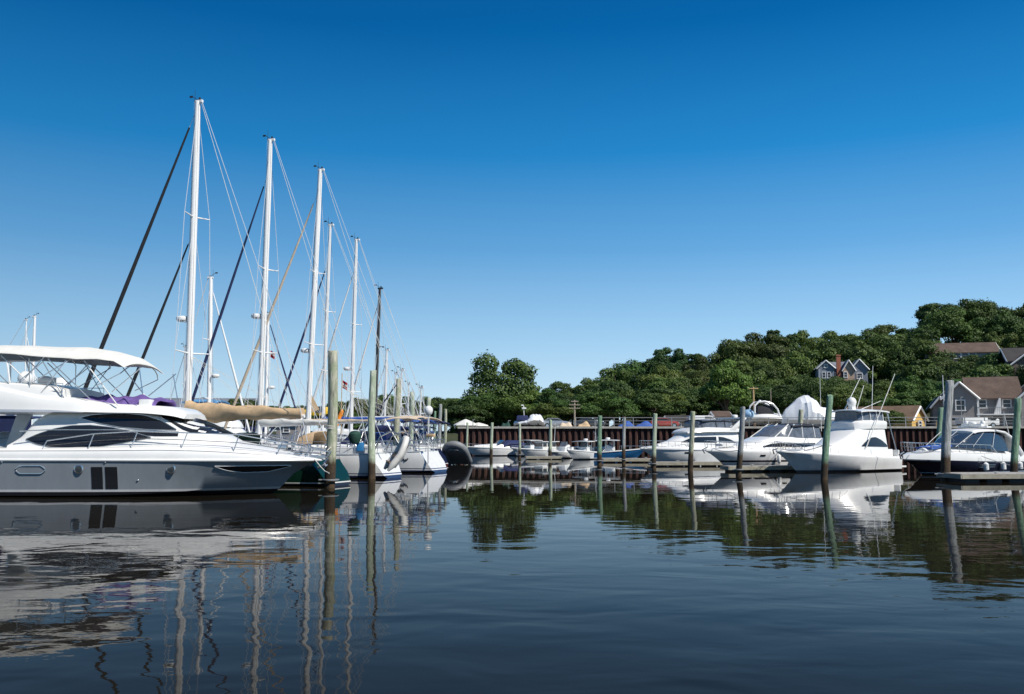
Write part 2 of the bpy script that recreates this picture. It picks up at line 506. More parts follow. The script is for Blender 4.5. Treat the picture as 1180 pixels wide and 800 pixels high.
# ------------------------------------------------------------------ mesh builders
class MB:
    def __init__(s):
        s.v = []
        s.f = []

    def add(s, vs_, fs):
        o = len(s.v)
        s.v += [tuple(v) for v in vs_]
        s.f += [tuple(i + o for i in f) for f in fs]
        return s

    def box(s, c, d, rz=0.0, rx=0.0, ry=0.0, taper=1.0):
        hx, hy, hz = d[0] / 2, d[1] / 2, d[2] / 2
        mt = Matrix.Translation(c) @ Euler((rx, ry, rz)).to_matrix().to_4x4()
        vv = []
        for z, k in ((-hz, 1.0), (hz, taper)):
            for x, y in ((-hx, -hy), (hx, -hy), (hx, hy), (-hx, hy)):
                vv.append(mt @ Vector((x * k, y * k, z)))
        return s.add(vv, [(0, 3, 2, 1), (4, 5, 6, 7), (0, 1, 5, 4), (1, 2, 6, 5), (2, 3, 7, 6), (3, 0, 4, 7)])

    def tube(s, pts, r, n=8, caps=True):
        pts = [Vector(p) for p in pts]
        m_ = len(pts)
        rr = r if isinstance(r, (list, tuple)) else [r] * m_
        rings = []
        ref = None
        for i, p in enumerate(pts):
            a = pts[max(0, i - 1)]
            b = pts[min(m_ - 1, i + 1)]
            t = (b - a)
            t = t.normalized() if t.length > 1e-9 else Vector((0, 0, 1))
            if ref is None:
                ref = Vector((0, 0, 1)) if abs(t.z) < 0.9 else Vector((1, 0, 0))
            u = (ref - t * ref.dot(t))
            u = u.normalized() if u.length > 1e-6 else t.orthogonal().normalized()
            ref = u
            w = t.cross(u)
            rings.append([p + (u * math.cos(2 * PI * k / n) + w * math.sin(2 * PI * k / n)) * rr[i] for k in range(n)])
        vv = [q for ring in rings for q in ring]
        ff = []
        for i in range(m_ - 1):
            for k in range(n):
                k2 = (k + 1) % n
                ff.append((i * n + k, i * n + k2, (i + 1) * n + k2, (i + 1) * n + k))
        if caps:
            ff.append(tuple(reversed(range(n))))
            ff.append(tuple((m_ - 1) * n + k for k in range(n)))
        return s.add(vv, ff)

    def lathe(s, prof, c=(0, 0, 0), n=16, axis='z'):
        vv = []
        for r, h in prof:
            for k in range(n):
                a = 2 * PI * k / n
                p = (r * math.cos(a), r * math.sin(a), h)
                if axis == 'x':
                    p = (p[2], p[0], p[1])
                elif axis == 'y':
                    p = (p[0], p[2], p[1])
                vv.append((p[0] + c[0], p[1] + c[1], p[2] + c[2]))
        ff = []
        for i in range(len(prof) - 1):
            for k in range(n):
                k2 = (k + 1) % n
                ff.append((i * n + k, i * n + k2, (i + 1) * n + k2, (i + 1) * n + k))
        ff.append(tuple(reversed(range(n))))
        ff.append(tuple((len(prof) - 1) * n + k for k in range(n)))
        return s.add(vv, ff)

    def blob(s, c, d, n=12, m_=8, noise=0.0):
        """Ellipsoid with half axes d."""
        prof = []
        vv = []
        for i in range(m_ + 1):
            a = -PI / 2 + PI * i / m_
            for k in range(n):
                b = 2 * PI * k / n
                q = 1 + (rnd.uniform(-noise, noise) if noise else 0)
                vv.append((c[0] + d[0] * math.cos(a) * math.cos(b) * q, c[1] + d[1] * math.cos(a) * math.sin(b) * q, c[2] + d[2] * math.sin(a) * q))
        ff = []
        for i in range(m_):
            for k in range(n):
                k2 = (k + 1) % n
                ff.append((i * n + k, i * n + k2, (i + 1) * n + k2, (i + 1) * n + k))
        return s.add(vv, ff)

    def prism(s, poly, a, b, plane='xz'):
        """Polygon extruded along the remaining axis from a to b."""
        n = len(poly)

        def P3(p, t):
            return {'xz': (p[0], t, p[1]), 'yz': (t, p[0], p[1]), 'xy': (p[0], p[1], t)}[plane]
        vv = [P3(p, a) for p in poly] + [P3(p, b) for p in poly]
        ff = [tuple(range(n)), tuple(reversed(range(n, 2 * n)))]
        for i in range(n):
            j = (i + 1) % n
            ff.append((i, i + n, j + n, j))
        return s.add(vv, ff)

    def sheet(s, fn, nu, nv, th):
        """Thickened surface fn(u, v) -> point, th downwards."""
        top = [Vector(fn(i / nu, j / nv)) for i in range(nu + 1) for j in range(nv + 1)]
        bot = [p - Vector((0, 0, th)) for p in top]
        W = nv + 1
        n = len(top)
        ff = []
        for i in range(nu):
            for j in range(nv):
                a, b, c, d = i * W + j, (i + 1) * W + j, (i + 1) * W + j + 1, i * W + j + 1
                ff.append((a, b, c, d))
                ff.append((a + n, d + n, c + n, b + n))
        for i in range(nu):
            a, b = i * W, (i + 1) * W
            ff.append((a, a + n, b + n, b))
            a, b = i * W + nv, (i + 1) * W + nv
            ff.append((a, b, b + n, a + n))
        for j in range(nv):
            a, b = j, j + 1
            ff.append((a, b, b + n, a + n))
            a, b = nu * W + j, nu * W + j + 1
            ff.append((a, a + n, b + n, b))
        return s.add(top + bot, ff)

    def build(s, name, m_, parent=None, smooth=True, angle=35, bevel=0.0):
        me = bpy.data.meshes.new(name)
        me.from_pydata(s.v, [], s.f)
        bm = bmesh.new()
        bm.from_mesh(me)
        bmesh.ops.remove_doubles(bm, verts=bm.verts, dist=1e-5)
        bmesh.ops.recalc_face_normals(bm, faces=bm.faces)
        if bevel:
            ed = [e for e in bm.edges if len(e.link_faces) == 2 and e.calc_face_angle(0) > 0.6]
            bmesh.ops.bevel(bm, geom=ed, offset=bevel, segments=2, affect='EDGES', profile=0.6, clamp_overlap=True)
        bm.to_mesh(me)
        bm.free()
        if smooth:
            me.polygons.foreach_set('use_smooth', [True] * len(me.polygons))
            me.set_sharp_from_angle(angle=R(angle))
        me.materials.append(m_)
        o = bpy.data.objects.new(name, me)
        COL.objects.link(o)
        if parent is not None:
            o.parent = parent
        return o


def tag(o, label=None, cat=None, group=None, kind=None):
    if label:
        o['label'] = label
    if cat:
        o['category'] = cat
    if group:
        o['group'] = group
    if kind:
        o['kind'] = kind
    return o


def thing(name, label, cat, loc=(0, 0, 0), rz=0.0, group=None):
    o = bpy.data.objects.new(name, None)
    o.empty_display_size = 0.3
    COL.objects.link(o)
    o.location = loc
    o.rotation_euler = (0, 0, rz)
    return tag(o, label, cat, group)


def copy_tree(src, parent=None):
    kids = list(src.children)
    c = src.copy()
    COL.objects.link(c)
    if parent is not None:
        c.parent = parent
    for k in kids:
        copy_tree(k, c)
    return c


def cr(p0, p1, p2, p3, t):
    return 0.5 * ((2 * p1) + (-p0 + p2) * t + (2 * p0 - 5 * p1 + 4 * p2 - p3) * t * t + (-p0 + 3 * p1 - 3 * p2 + p3) * t ** 3)


class Loft:
    """Skin over stations; each station is the half outline [(x, y, z), ...] from bottom to top, mirrored in y."""

    def __init__(s, st, sub=4, psub=1):
        ctrl = [[Vector(p) for p in row] for row in st]
        rows = []
        n = len(ctrl)
        for i in range(n - 1):
            a, b, c, d = ctrl[max(0, i - 1)], ctrl[i], ctrl[i + 1], ctrl[min(n - 1, i + 2)]
            for k in range(sub):
                t = k / sub
                rows.append([cr(a[j], b[j], c[j], d[j], t) for j in range(len(b))])
        rows.append(ctrl[-1])
        if psub > 1:
            out = []
            for r_ in rows:
                q = []
                m_ = len(r_)
                for i in range(m_ - 1):
                    a, b, c, d = r_[max(0, i - 1)], r_[i], r_[i + 1], r_[min(m_ - 1, i + 2)]
                    for k in range(psub):
                        q.append(cr(a, b, c, d, k / psub))
                q.append(r_[-1])
                out.append(q)
            rows = out
        for r_ in rows:
            for p in r_:
                if p.y < 0:
                    p.y = 0
        s.rows = rows

    def build(s, name, m_, parent=None, angle=35):
        K = len(s.rows[0])
        mb = MB()
        vv = []
        for r_ in s.rows:
            vv += [(p.x, p.y, p.z) for p in r_] + [(p.x, -p.y, p.z) for p in r_]
        ff = []
        W = 2 * K
        for i in range(len(s.rows) - 1):
            a, b = i * W, (i + 1) * W
            for j in range(K - 1):
                ff.append((a + j, b + j, b + j + 1, a + j + 1))
                ff.append((a + K + j, a + K + j + 1, b + K + j + 1, b + K + j))
            ff.append((a, a + K, b + K, b))
            ff.append((a + K - 1, b + K - 1, b + 2 * K - 1, a + 2 * K - 1))
        for base in (0, (len(s.rows) - 1) * W):
            for j in range(K - 1):
                ff.append((base + j, base + j + 1, base + K + j + 1, base + K + j))
        mb.add(vv, ff)
        # degenerate faces vanish when doubles are merged
        me_o = mb.build(name, m_, parent, True, angle)
        return me_o

    def side(s, x, z):
        """Point and normal on the +y skin where it is seen at (x, z) from the side."""
        best = None
        K = len(s.rows[0])
        near = None
        for i in range(len(s.rows) - 1):
            A, B = s.rows[i], s.rows[i + 1]
            for j in range(K - 1):
                for tri in ((A[j], B[j], B[j + 1]), (A[j], B[j + 1], A[j + 1])):
                    p, q, r_ = tri
                    den = (q.z - r_.z) * (p.x - r_.x) + (r_.x - q.x) * (p.z - r_.z)
                    if abs(den) < 1e-12:
                        continue
                    l1 = ((q.z - r_.z) * (x - r_.x) + (r_.x - q.x) * (z - r_.z)) / den
                    l2 = ((r_.z - p.z) * (x - r_.x) + (p.x - r_.x) * (z - r_.z)) / den
                    l3 = 1 - l1 - l2
                    if l1 < -1e-4 or l2 < -1e-4 or l3 < -1e-4:
                        continue
                    y = l1 * p.y + l2 * q.y + l3 * r_.y
                    if best is None or y > best[0]:
                        nn = (q - p).cross(r_ - p)
                        if nn.length > 1e-9:
                            nn.normalize()
                            if nn.y < 0:
                                nn = -nn
                            best = (y, nn)
        if best is None:
            bd = 1e9
            for r_ in s.rows:
                for p in r_:
                    d = (p.x - x) ** 2 + (p.z - z) ** 2
                    if d < bd:
                        bd = d
                        near = p
            return Vector((x, near.y, z)), Vector((0, 1, 0))
        return Vector((x, best[0], z)), best[1]


def patch(loft, name, m_, parent, xs, lo, hi, off=0.012, nz=4, sides=(1, -1), n=14, rim=None):
    """Pane or panel lying on a loft's skin between two curves lo(x), hi(x) (tables)."""
    out = []
    x0, x1 = xs
    g = []
    for i in range(n + 1):
        x = lerp(x0, x1, i / n)
        a, b = tab(lo, x), tab(hi, x)
        row = []
        for j in range(nz + 1):
            p, nn = loft.side(x, lerp(a, b, j / nz))
            row.append((p + nn * off, p - nn * 0.03))
        g.append(row)
    for sd_ in sides:
        mb = MB()
        vv = []
        for row in g:
            for o_, i_ in row:
                vv += [(o_.x, o_.y * sd_, o_.z), (i_.x, i_.y * sd_, i_.z)]
        W = (nz + 1) * 2
        ff = []
        for i in range(n):
            for j in range(nz):
                a = i * W + j * 2
                b = a + W
                ff.append((a, b, b + 2, a + 2))
            a = i * W
            ff.append((a, a + 1, a + W + 1, a + W))
            a = i * W + nz * 2
            ff.append((a, a + W, a + W + 1, a + 1))
        for j in range(nz):
            a = j * 2
            ff.append((a, a + 2, a + 3, a + 1))
            a = n * W + j * 2
            ff.append((a, a + 1, a + 3, a + 2))
        mb.add(vv, ff)
        ob = mb.build(name, m_, parent, True, 50)
        out.append(ob)
        if rim:
            rb = MB()
            top = [Vector((r_[-1][0].x, r_[-1][0].y * sd_, r_[-1][0].z)) for r_ in g]
            bot = [Vector((r_[0][0].x, r_[0][0].y * sd_, r_[0][0].z)) for r_ in g]
            rb.tube(top, rim[0], 6)
            rb.tube(bot, rim[0], 6)
            rb.build('window_frame', rim[1], ob)
    return out


# ------------------------------------------------------------------ boats: shared pieces
def hull_rows(L, B, fb_s, fb_b, rake=1.2, full=2.2, flare=0.25, keel=-0.55, chine=0.08, tr=0.0, sag=0.0):
    """Power-boat hull: keel, chine, topside, sheer."""
    rows = []
    for u in (0, .12, .25, .4, .55, .68, .79, .88, .95, 1.0):
        k = max(0, (u - 0.38) / 0.62)
        ys = B / 2 * (1 - k ** full) * (1 - 0.07 * max(0, (0.3 - u) / 0.3) ** 2)
        yc = B / 2 * 0.90 * (1 - min(1, k * 1.03) ** (full * (1 - flare)) * 1.0)
        zs = fb_s + (fb_b - fb_s) * u ** 1.6 - sag * math.sin(PI * u)
        zc = chine + (fb_b * 0.55) * max(0, (u - 0.45) / 0.55) ** 2.4
        zk = keel + (fb_b * 0.25 - keel) * max(0, (u - 0.55) / 0.45) ** 3
        ys = max(ys, 0.03)
        yc = max(yc, 0.02)
        xs_ = u * L
        w_ = u ** 3
        xk = u * L - rake * w_
        xc = u * L - rake * w_ * 0.55
        x0 = tr * (1 - u) ** 6
        ym = lerp(yc, ys, 0.5 - 0.22 * k)
        rows.append([(xk + 0 * x0, 0, zk), (xc + 0.3 * x0, yc, zc), (lerp(xc, xs_, .5) + 0.6 * x0, ym, lerp(zc, zs, 0.5)),
                     (xs_ + x0, ys, zs - 0.06), (xs_ + x0, ys * 0.995, zs)])
    return rows


def deck_rows(L, B, fb_s, fb_b, full=2.2, up=0.12, crown=0.1, inset=0.1, sag=0.0, u0=0.0, u1=1.0, low=0.02):
    rows = []
    for q in (0, .12, .25, .4, .55, .68, .79, .88, .95, 1.0):
        u = lerp(u0, u1, q)
        k = max(0, (u - 0.38) / 0.62)
        ys = max(0.03, B / 2 * (1 - k ** full) * (1 - 0.07 * max(0, (0.3 - u) / 0.3) ** 2)) * 0.985
        zs = fb_s + (fb_b - fb_s) * u ** 1.6 - sag * math.sin(PI * u)
        e = min(1, (1 - u) * 6)
        x = u * L
        ins = inset * min(1.0, ys / 0.5)
        rows.append([(x, ys, zs - low), (x, ys * 1.01, zs + 0.02), (x, max(0.01, ys - ins * 0.5), zs + up * (0.5 + 0.5 * e)),
                     (x, max(0.0, ys - ins * 1.2), zs + up * (0.5 + 0.5 * e)), (x, 0, zs + up * (0.5 + 0.5 * e) + crown * e)])
    return rows


def cabin_rows(table, rd=0.12):
    """table rows: x, z_base, z_top, half_base, half_top [, crown]."""
    rows = []
    for t in table:
        x, zb, zt, yb, yt = t[:5]
        crn = t[5] if len(t) > 5 else 0.06
        r_ = min(rd, max(0.005, (zt - zb) * 0.35))
        rows.append([(x, yb, zb), (x, lerp(yb, yt, 0.55), lerp(zb, zt - r_, 0.5)), (x, yt, zt - r_), (x, max(0, yt - r_ * 0.45), zt - r_ * 0.3),
                     (x, max(0, yt - r_ * 1.4), zt), (x, max(0, yt * 0.5 - r_ * .5), zt + crn * 0.7), (x, 0, zt + crn)])
    return rows


def rail(parent, pts, base_pts, r=0.018, mid=True, name='bow_rail', n=6, m_=None):
    """A tube rail along pts with a stanchion under each base point."""
    mb = MB()
    mb.tube(pts, r, n)
    if mid:
        mb.tube([Vector(p).lerp(Vector(b), 0.5) for p, b in zip(pts, base_pts)], r * 0.6, 5)
    for p, b in zip(pts, base_pts):
        mb.tube([b, p], r * 0.9, n)
    return mb.build(name, m_ or M['steel'], parent)


def sheer_rail(parent, L, B, fb_s, fb_b, u0, u1, n=8, h=0.6, full=2.2, sag=0.0, base=0.12, inset=0.12, r=0.018, mid=True, name='bow_rail', lean=0.0, m_=None):
    pts, bs = [], []
    us = [lerp(u0, u1, i / n) for i in range(n + 1)]
    for u in us:
        k = max(0, (u - 0.38) / 0.62)
        ys = max(0.1, B / 2 * (1 - k ** full) - inset)
        zs = fb_s + (fb_b - fb_s) * u ** 1.6 - sag * math.sin(PI * u) + base
        rise = min(1, (u - u0) / (0.10 * (u1 - u0)) + 0.15)
        bs.append(Vector((u * L - inset * 0.5, ys, zs)))
        pts.append(Vector((u * L + lean * k, ys, zs + h * rise)))
    full_p = pts + [Vector((p.x, -p.y, p.z)) for p in reversed(pts)]
    full_b = bs + [Vector((p.x, -p.y, p.z)) for p in reversed(bs)]
    return rail(parent, full_p, full_b, r, mid, name, m_=m_)


def outboard(parent, x, y, z=0.35, s=1.0, name='outboard_motor'):
    mb = MB()
    mb.box((x - 0.28 * s, y, z + 0.75 * s), (0.62 * s, 0.4 * s, 0.5 * s), taper=0.78, ry=0.12)
    mb.box((x - 0.22 * s, y, z + 0.2 * s), (0.24 * s, 0.18 * s, 0.8 * s))
    mb.box((x - 0.3 * s, y, z - 0.3 * s), (0.5 * s, 0.12 * s, 0.2 * s))
    o = mb.build(name, M['charcoal'], parent, bevel=0.06 * s)
    st = MB()
    for sg in (-1, 1):
        st.box((x - 0.28 * s, y + sg * 0.195 * s, z + 0.74 * s), (0.5 * s, 0.012, 0.07 * s), ry=0.35)
    st.box((x - 0.22 * s, y, z + 0.52 * s), (0.5 * s, 0.41 * s, 0.03 * s))
    st.build('cowl_stripe', M['gel'], o)
    return o


def fender(parent, p, m_=None, r=0.13, l=0.55, name='fender'):
    mb = MB()
    prof = [(0.02, -l / 2 - .04), (r * 0.6, -l / 2), (r, -l * 0.35), (r, l * 0.35), (r * 0.6, l / 2), (0.02, l / 2 + .04)]
    mb.lathe(prof, p, 12)
    mb.tube([(p[0], p[1], p[2] + l / 2), (p[0], p[1] * 0.97, p[2] + l / 2 + 0.5)], 0.012, 5)
    return mb.build(name, m_ or M['gel'], parent)


def radome(parent, p, r=0.32, h=0.22, name='radome'):
    mb = MB()
    mb.lathe([(r * 0.6, -0.06), (r * 0.95, 0), (r, h * 0.3), (r * 0.98, h * 0.6), (r * 0.8, h * 0.88), (r * 0.35, h), (0.01, h * 1.02)], p, 18)
    return mb.build(name, M['gel'], parent)


def globe(parent, p, r=0.28, name='satellite_dome'):
    mb = MB()
    mb.lathe([(r * 0.5, -r * 1.2), (r * 0.8, -r * 0.9), (r, -r * 0.2), (r * 0.97, r * 0.2), (r * 0.8, r * 0.6), (r * 0.45, r * 0.9), (0.01, r)], p, 16)
    return mb.build(name, M['gel'], parent)


def whip(parent, p, q, r=0.018, name='antenna', m_=None):
    mb = MB()
    mb.tube([p, q], [r, r * 0.6], 6)
    return mb.build(name, m_ or M['gel'], parent)


def canopy(parent, name, m_, x0, x1, hw, z, drop=0.25, fr=0.15, th=0.035, rk=0.0, nu=12, nv=10, sag=0.02):
    """Cloth roof bowed over the beam, x0..x1, with slight sag between its bows."""
    def fn(u, v):
        x = lerp(x0, x1, u)
        y = lerp(-hw, hw, v)
        e = abs(2 * v - 1)
        zz = z - drop * e ** 2.4 - fr * abs(2 * u - 1) ** 3 + rk * (u - 0.5) - sag * abs(math.sin(u * PI * 3))
        return (x, y, zz)
    return MB().sheet(fn, nu, nv, th).build(name, m_, parent, angle=60)

# ------------------------------------------------------------------ the setting
def struct(o):
    o['kind'] = 'structure'
    return o


wm = MB()
wm.add([(-2500, -40, 0), (2500, -40, 0), (2500, 4000, 0), (-2500, 4000, 0)], [(0, 1, 2, 3)])
struct(wm.build('water', M['water'], smooth=False))

SKYL = [(380, 462), (415, 459), (440, 456), (470, 457), (500, 459), (530, 459), (555, 456), (612, 447), (630, 446), (650, 440), (700, 432), (722, 421), (750, 413), (775, 403),
        (800, 398), (850, 393), (865, 383), (890, 379), (920, 388), (950, 381), (985, 376), (1000, 380), (1040, 367), (1055, 366), (1075, 353), (1090, 349),
        (1130, 346), (1150, 342), (1165, 346), (1180, 351), (1260, 340)]
Y0, Y1 = 122.0, 215.0


def top_z(px, Y):
    t = (Y1 - Y) / (Y1 - Y0)
    s = tab(SKYL, px)
    py = s + max(0, t) * 0.60 * (490 - s)
    return pix(px, py, Y)[1]


def terrain_z(x, y):
    if y < 117:
        return 2.9
    yy = min(y, Y1)
    px = CX + FPX * x / (yy * math.cos(PITCH) + 0.5)
    z = top_z(px, max(yy, Y0)) - 12.5
    base = 2.9
    if x < -6 and y < 150:
        base = 0.8
    z = max(base, z)
    if y > Y1:
        z = max(1.0, z - (y - Y1) * 0.04)
    if y < Y0:
        z = lerp(2.9, z, (y - 117) / (Y0 - 117))
    return z


# hillside behind the quay
XW0, YW0 = (528 - CX) / FPX * 101.0, 101.0
XW1, YW1 = 130.0, 95.0
nx, ny = 90, 70
vv, ff = [], []
for j in range(ny + 1):
    y = 117 + (j / ny) ** 1.7 * 900
    for i in range(nx + 1):
        if y < 235:
            x = lerp(-6.0 - (y - 117) * 0.4, 240, i / nx) if False else lerp(-70, 240, i / nx)
        else:
            x = lerp(-70 - (y - 235) * 0.9, 240 + (y - 235) * 0.9, i / nx)
        vv.append((x, y, terrain_z(x, y)))
for j in range(ny):
    for i in range(nx):
        a = j * (nx + 1) + i
        ff.append((a, a + 1, a + nx + 2, a + nx + 1))
# the left part of the sheet begins further back: drop it under the water near the basin
vv = [(x, y, (z if x > -8 or y > 140 else -1.5)) for x, y, z in vv]
tm = MB().add(vv, ff)
struct(tm.build('hillside', M['earth']))
# low land along the left shore and everything behind, out to the horizon
lm = MB()
lm.box((-900, 1700, 0.2), (1700, 3100, 1.6))
lm.box((0, 2600, 0.6), (5000, 3000, 1.0))
struct(lm.build('far_land', M['earth'], smooth=False))
qm = MB()
qm.prism([(XW0, YW0 + 0.5), (XW1, YW1 + 0.5), (XW1, 118), (XW0 - 0.6, 118)], -2.0, 2.92, 'xy')
struct(qm.build('quay_ground', M['gravel'], smooth=False))

# sheet-pile seawall
wall = thing('sheet_pile_seawall', 'rust brown corrugated steel seawall with a pale cap running behind the moored powerboats', 'seawall')
d = Vector((XW1 - XW0, YW1 - YW0, 0))
Lw = d.length
d.normalize()
nrm = Vector((d.y, -d.x, 0))
if nrm.y > 0:
    nrm = -nrm
pts = []
t = 0.0
pitch = 0.66
k = 0
while t < Lw:
    for ft, off in ((0.0, 0.0), (0.28, 0.0), (0.46, 0.30), (0.78, 0.30), (0.96, 0.0)):
        pts.append(Vector((XW0, YW0, 0)) + d * (t + ft * pitch) + nrm * off)
    t += pitch
vv = [(p.x, p.y, -1.5) for p in pts] + [(p.x, p.y, 2.86) for p in pts]
n = len(pts)
MB().add(vv, [(i, i + 1, i + 1 + n, i + n) for i in range(n - 1)]).build('steel_piles', M['rust'], wall, smooth=False)
cm = MB()
c0 = Vector((XW0, YW0, 0)) + nrm * 0.12
ang = math.atan2(d.y, d.x)
cm.box((c0.x + d.x * Lw / 2, c0.y + d.y * Lw / 2, 2.97), (Lw, 0.75, 0.22), rz=ang)
cm.build('cap_beam', M['concrete'], wall, smooth=False)
# return wall at the left end
vv = [(XW0, YW0, -1.5), (XW0 - 0.6, 118, -1.5), (XW0 - 0.6, 118, 2.86), (XW0, YW0, 2.86)]
MB().add(vv, [(0, 1, 2, 3)]).build('end_wall', M['rust'], wall, smooth=False)

# quay railing
rl = thing('quay_railing', 'grey pipe railing running along the top of the rusty seawall', 'railing')
p0 = MB().box((0, 0, 0), (0.08, 0.08, 1.0)).build('post', M['galv'], rl, smooth=False)
tt = 13.0
while tt < min(Lw, 90):
    p = Vector((XW0, YW0, 3.55)) + d * tt - nrm * 0.35
    if tt > 13:
        p0 = p0.copy()
        COL.objects.link(p0)
        p0.parent = rl
    p0.location = p
    tt += 2.1
for z, r in ((4.05, 0.035), (3.7, 0.022), (3.35, 0.022)):
    a = Vector((XW0, YW0, z)) + d * 13 - nrm * 0.35
    b = Vector((XW0, YW0, z)) + d * Lw - nrm * 0.35
    MB().tube([a, b], r, 6).build('rail', M['galv'], rl)

# ------------------------------------------------------------------ trees
def crown_mesh(name, blobs, n_leaf, size, seed, m_):
    """Leaf sprays scattered on and in a set of clumps (ellipsoids c, radii)."""
    rg = random.Random(seed)
    vv, ff = [], []
    w = [b[3] * b[4] + b[4] * b[5] + b[3] * b[5] for b in blobs]
    tot = sum(w)
    for b, wi in zip(blobs, w):
        cnt = int(n_leaf * wi / tot)
        for _ in range(cnt):
            z = rg.uniform(-0.75, 1)
            a = rg.uniform(0, 2 * PI)
            s = math.sqrt(max(0, 1 - z * z))
            q = rg.gauss(0.93, 0.10) if rg.random() < 0.86 else rg.uniform(0.3, 1.25)
            q *= 1 + 0.11 * math.sin(a * 3 + b[0] * 3) * s + 0.09 * math.sin(z * 7 + b[1] * 5) + 0.08 * math.sin(a * 9 + z * 6 + b[2])
            nn = Vector((s * math.cos(a), s * math.sin(a), z))
            p = Vector((b[0] + b[3] * q * nn.x, b[1] + b[4] * q * nn.y, b[2] + b[5] * q * nn.z))
            nrm_ = (nn + Vector((rg.gauss(0, .45), rg.gauss(0, .45), rg.gauss(0.25, .45)))).normalized()
            u = nrm_.orthogonal().normalized()
            u = (Matrix.Rotation(rg.uniform(0, 2 * PI), 3, nrm_) @ u)
            v_ = nrm_.cross(u)
            sz = size * rg.uniform(0.55, 1.25)
            o = len(vv)
            for (cu, cv) in ((-1, -.35), (-.2, -.6), (1, -.1), (.35, .75), (-.6, .55)):
                vv.append(p + u * cu * sz * .5 + v_ * cv * sz * .5)
            ff.append((o, o + 1, o + 2, o + 3, o + 4))
    me = bpy.data.meshes.new(name)
    me.from_pydata([tuple(p) for p in vv], [], ff)
    me.materials.append(m_)
    return me


def random_crown(seed, W=4.6, Hh=10.0, base=2.2):
    """Broad head: some large overlapping masses, smaller clumps breaking its outline."""
    rg = random.Random(seed)
    bl = []
    cz = (base + Hh) / 2
    rz_ = (Hh - base) / 2
    nb = rg.randint(6, 9)
    for i in range(nb):
        z = rg.uniform(-0.6, 0.75)
        a = 2 * PI * i / nb * 2.4 + rg.uniform(-.5, .5)
        s = math.sqrt(1 - z * z * 0.8)
        q = rg.uniform(0.35, 0.62)
        r = rg.uniform(0.32, 0.52)
        bl.append((W * q * s * math.cos(a), W * q * s * math.sin(a), cz + rz_ * z * (1 - r * .7), W * r, W * r * rg.uniform(.8, 1.1), W * r * rg.uniform(0.5, 0.8)))
    for i in range(15):
        z = rg.uniform(-0.7, 1.0)
        a = rg.uniform(0, 2 * PI)
        s = math.sqrt(max(0.05, 1 - z * z * 0.9))
        q = rg.uniform(0.58, 0.86)
        r = rg.uniform(0.15, 0.27)
        bl.append((W * q * s * math.cos(a), W * q * s * math.sin(a), cz + rz_ * z * .92, W * r, W * r, W * r * rg.uniform(0.5, 0.8)))
    return bl


def trunk_mesh(name, h, r, blobs, seed):
    rg = random.Random(seed)
    mb = MB()
    pts = [Vector((0, 0, -1.2)), Vector((0.05, 0, h * 0.15)), Vector((rg.uniform(-.2, .2), rg.uniform(-.2, .2), h * 0.45)), Vector((rg.uniform(-.4, .4), rg.uniform(-.4, .4), h * 0.85))]
    mb.tube(pts, [r * 1.25, r, r * 0.7, r * 0.2], 8)
    for b in blobs[:9]:
        st = pts[1].lerp(pts[2], rg.uniform(0.2, 1.0))
        en = Vector((b[0], b[1], b[2]))
        md = st.lerp(en, 0.5) + Vector((0, 0, -0.3))
        mb.tube([st, md, en], [r * 0.45, r * 0.28, r * 0.08], 6)
    ob = mb.build(name, M['bark'])
    me = ob.data
    bpy.data.objects.remove(ob)
    return me


PROTO = []
for i in range(12):
    bl = random_crown(100 + i, W=4.4 + (i % 3) * 0.5)
    PROTO.append((crown_mesh('crown', bl, 19000, 0.30, 200 + i, M[('leaf', 'leaf_deep', 'leaf', 'leaf_olive')[i % 4]]), trunk_mesh('trunk', 10, 0.3, bl, 300 + i)))
bright_bl = random_crown(501, W=4.4)
PROTO_BRIGHT = (crown_mesh('crown', bright_bl, 15000, 0.34, 502, M['leaf_bright']), trunk_mesh('trunk', 10, 0.3, bright_bl, 503))


def plant_tree(proto, x, y, z, h, w, label, group=None, rot=None, name='broadleaf_tree', cat='tree'):
    t = thing(name, label, cat, (x, y, z), rnd.uniform(0, 6.28) if rot is None else rot, group)
    t.scale = (w / 10.0, w / 10.0, h / 10.0)
    for nm, me in (('crown', proto[0]), ('trunk', proto[1])):
        o = bpy.data.objects.new(nm, me)
        COL.objects.link(o)
        o.parent = t
    return t


# windows kept clear of nearer trees: px0, px1, py0, py1, distance of what shows there
CLEAR = [(936, 978, 414, 436, 165), (1066, 1146, 392, 405, 180), (1158, 1190, 399, 418, 150), (1074, 1200, 432, 500, 121), (978, 1066, 462, 500, 119), (772, 802, 476, 500, 119), (820, 846, 470, 500, 119)]


def blocked(x, y, z0, z1, w):
    dpt = y * math.cos(PITCH)
    pxc = CX + FPX * x / dpt
    hw = FPX * w * 0.5 / dpt
    pt = 503 - (z1 - 2) * FPX / y
    pb = 503 - (z0 - 2) * FPX / y
    top = z1
    for a, b, c, e, D in CLEAR:
        if y < D + 4 and pxc + hw * 0.85 > a and pxc - hw * 0.85 < b and pt < e - 1 and pb > c:
            top = min(top, 2 + (503 - e + 1) * y / FPX)
    return top


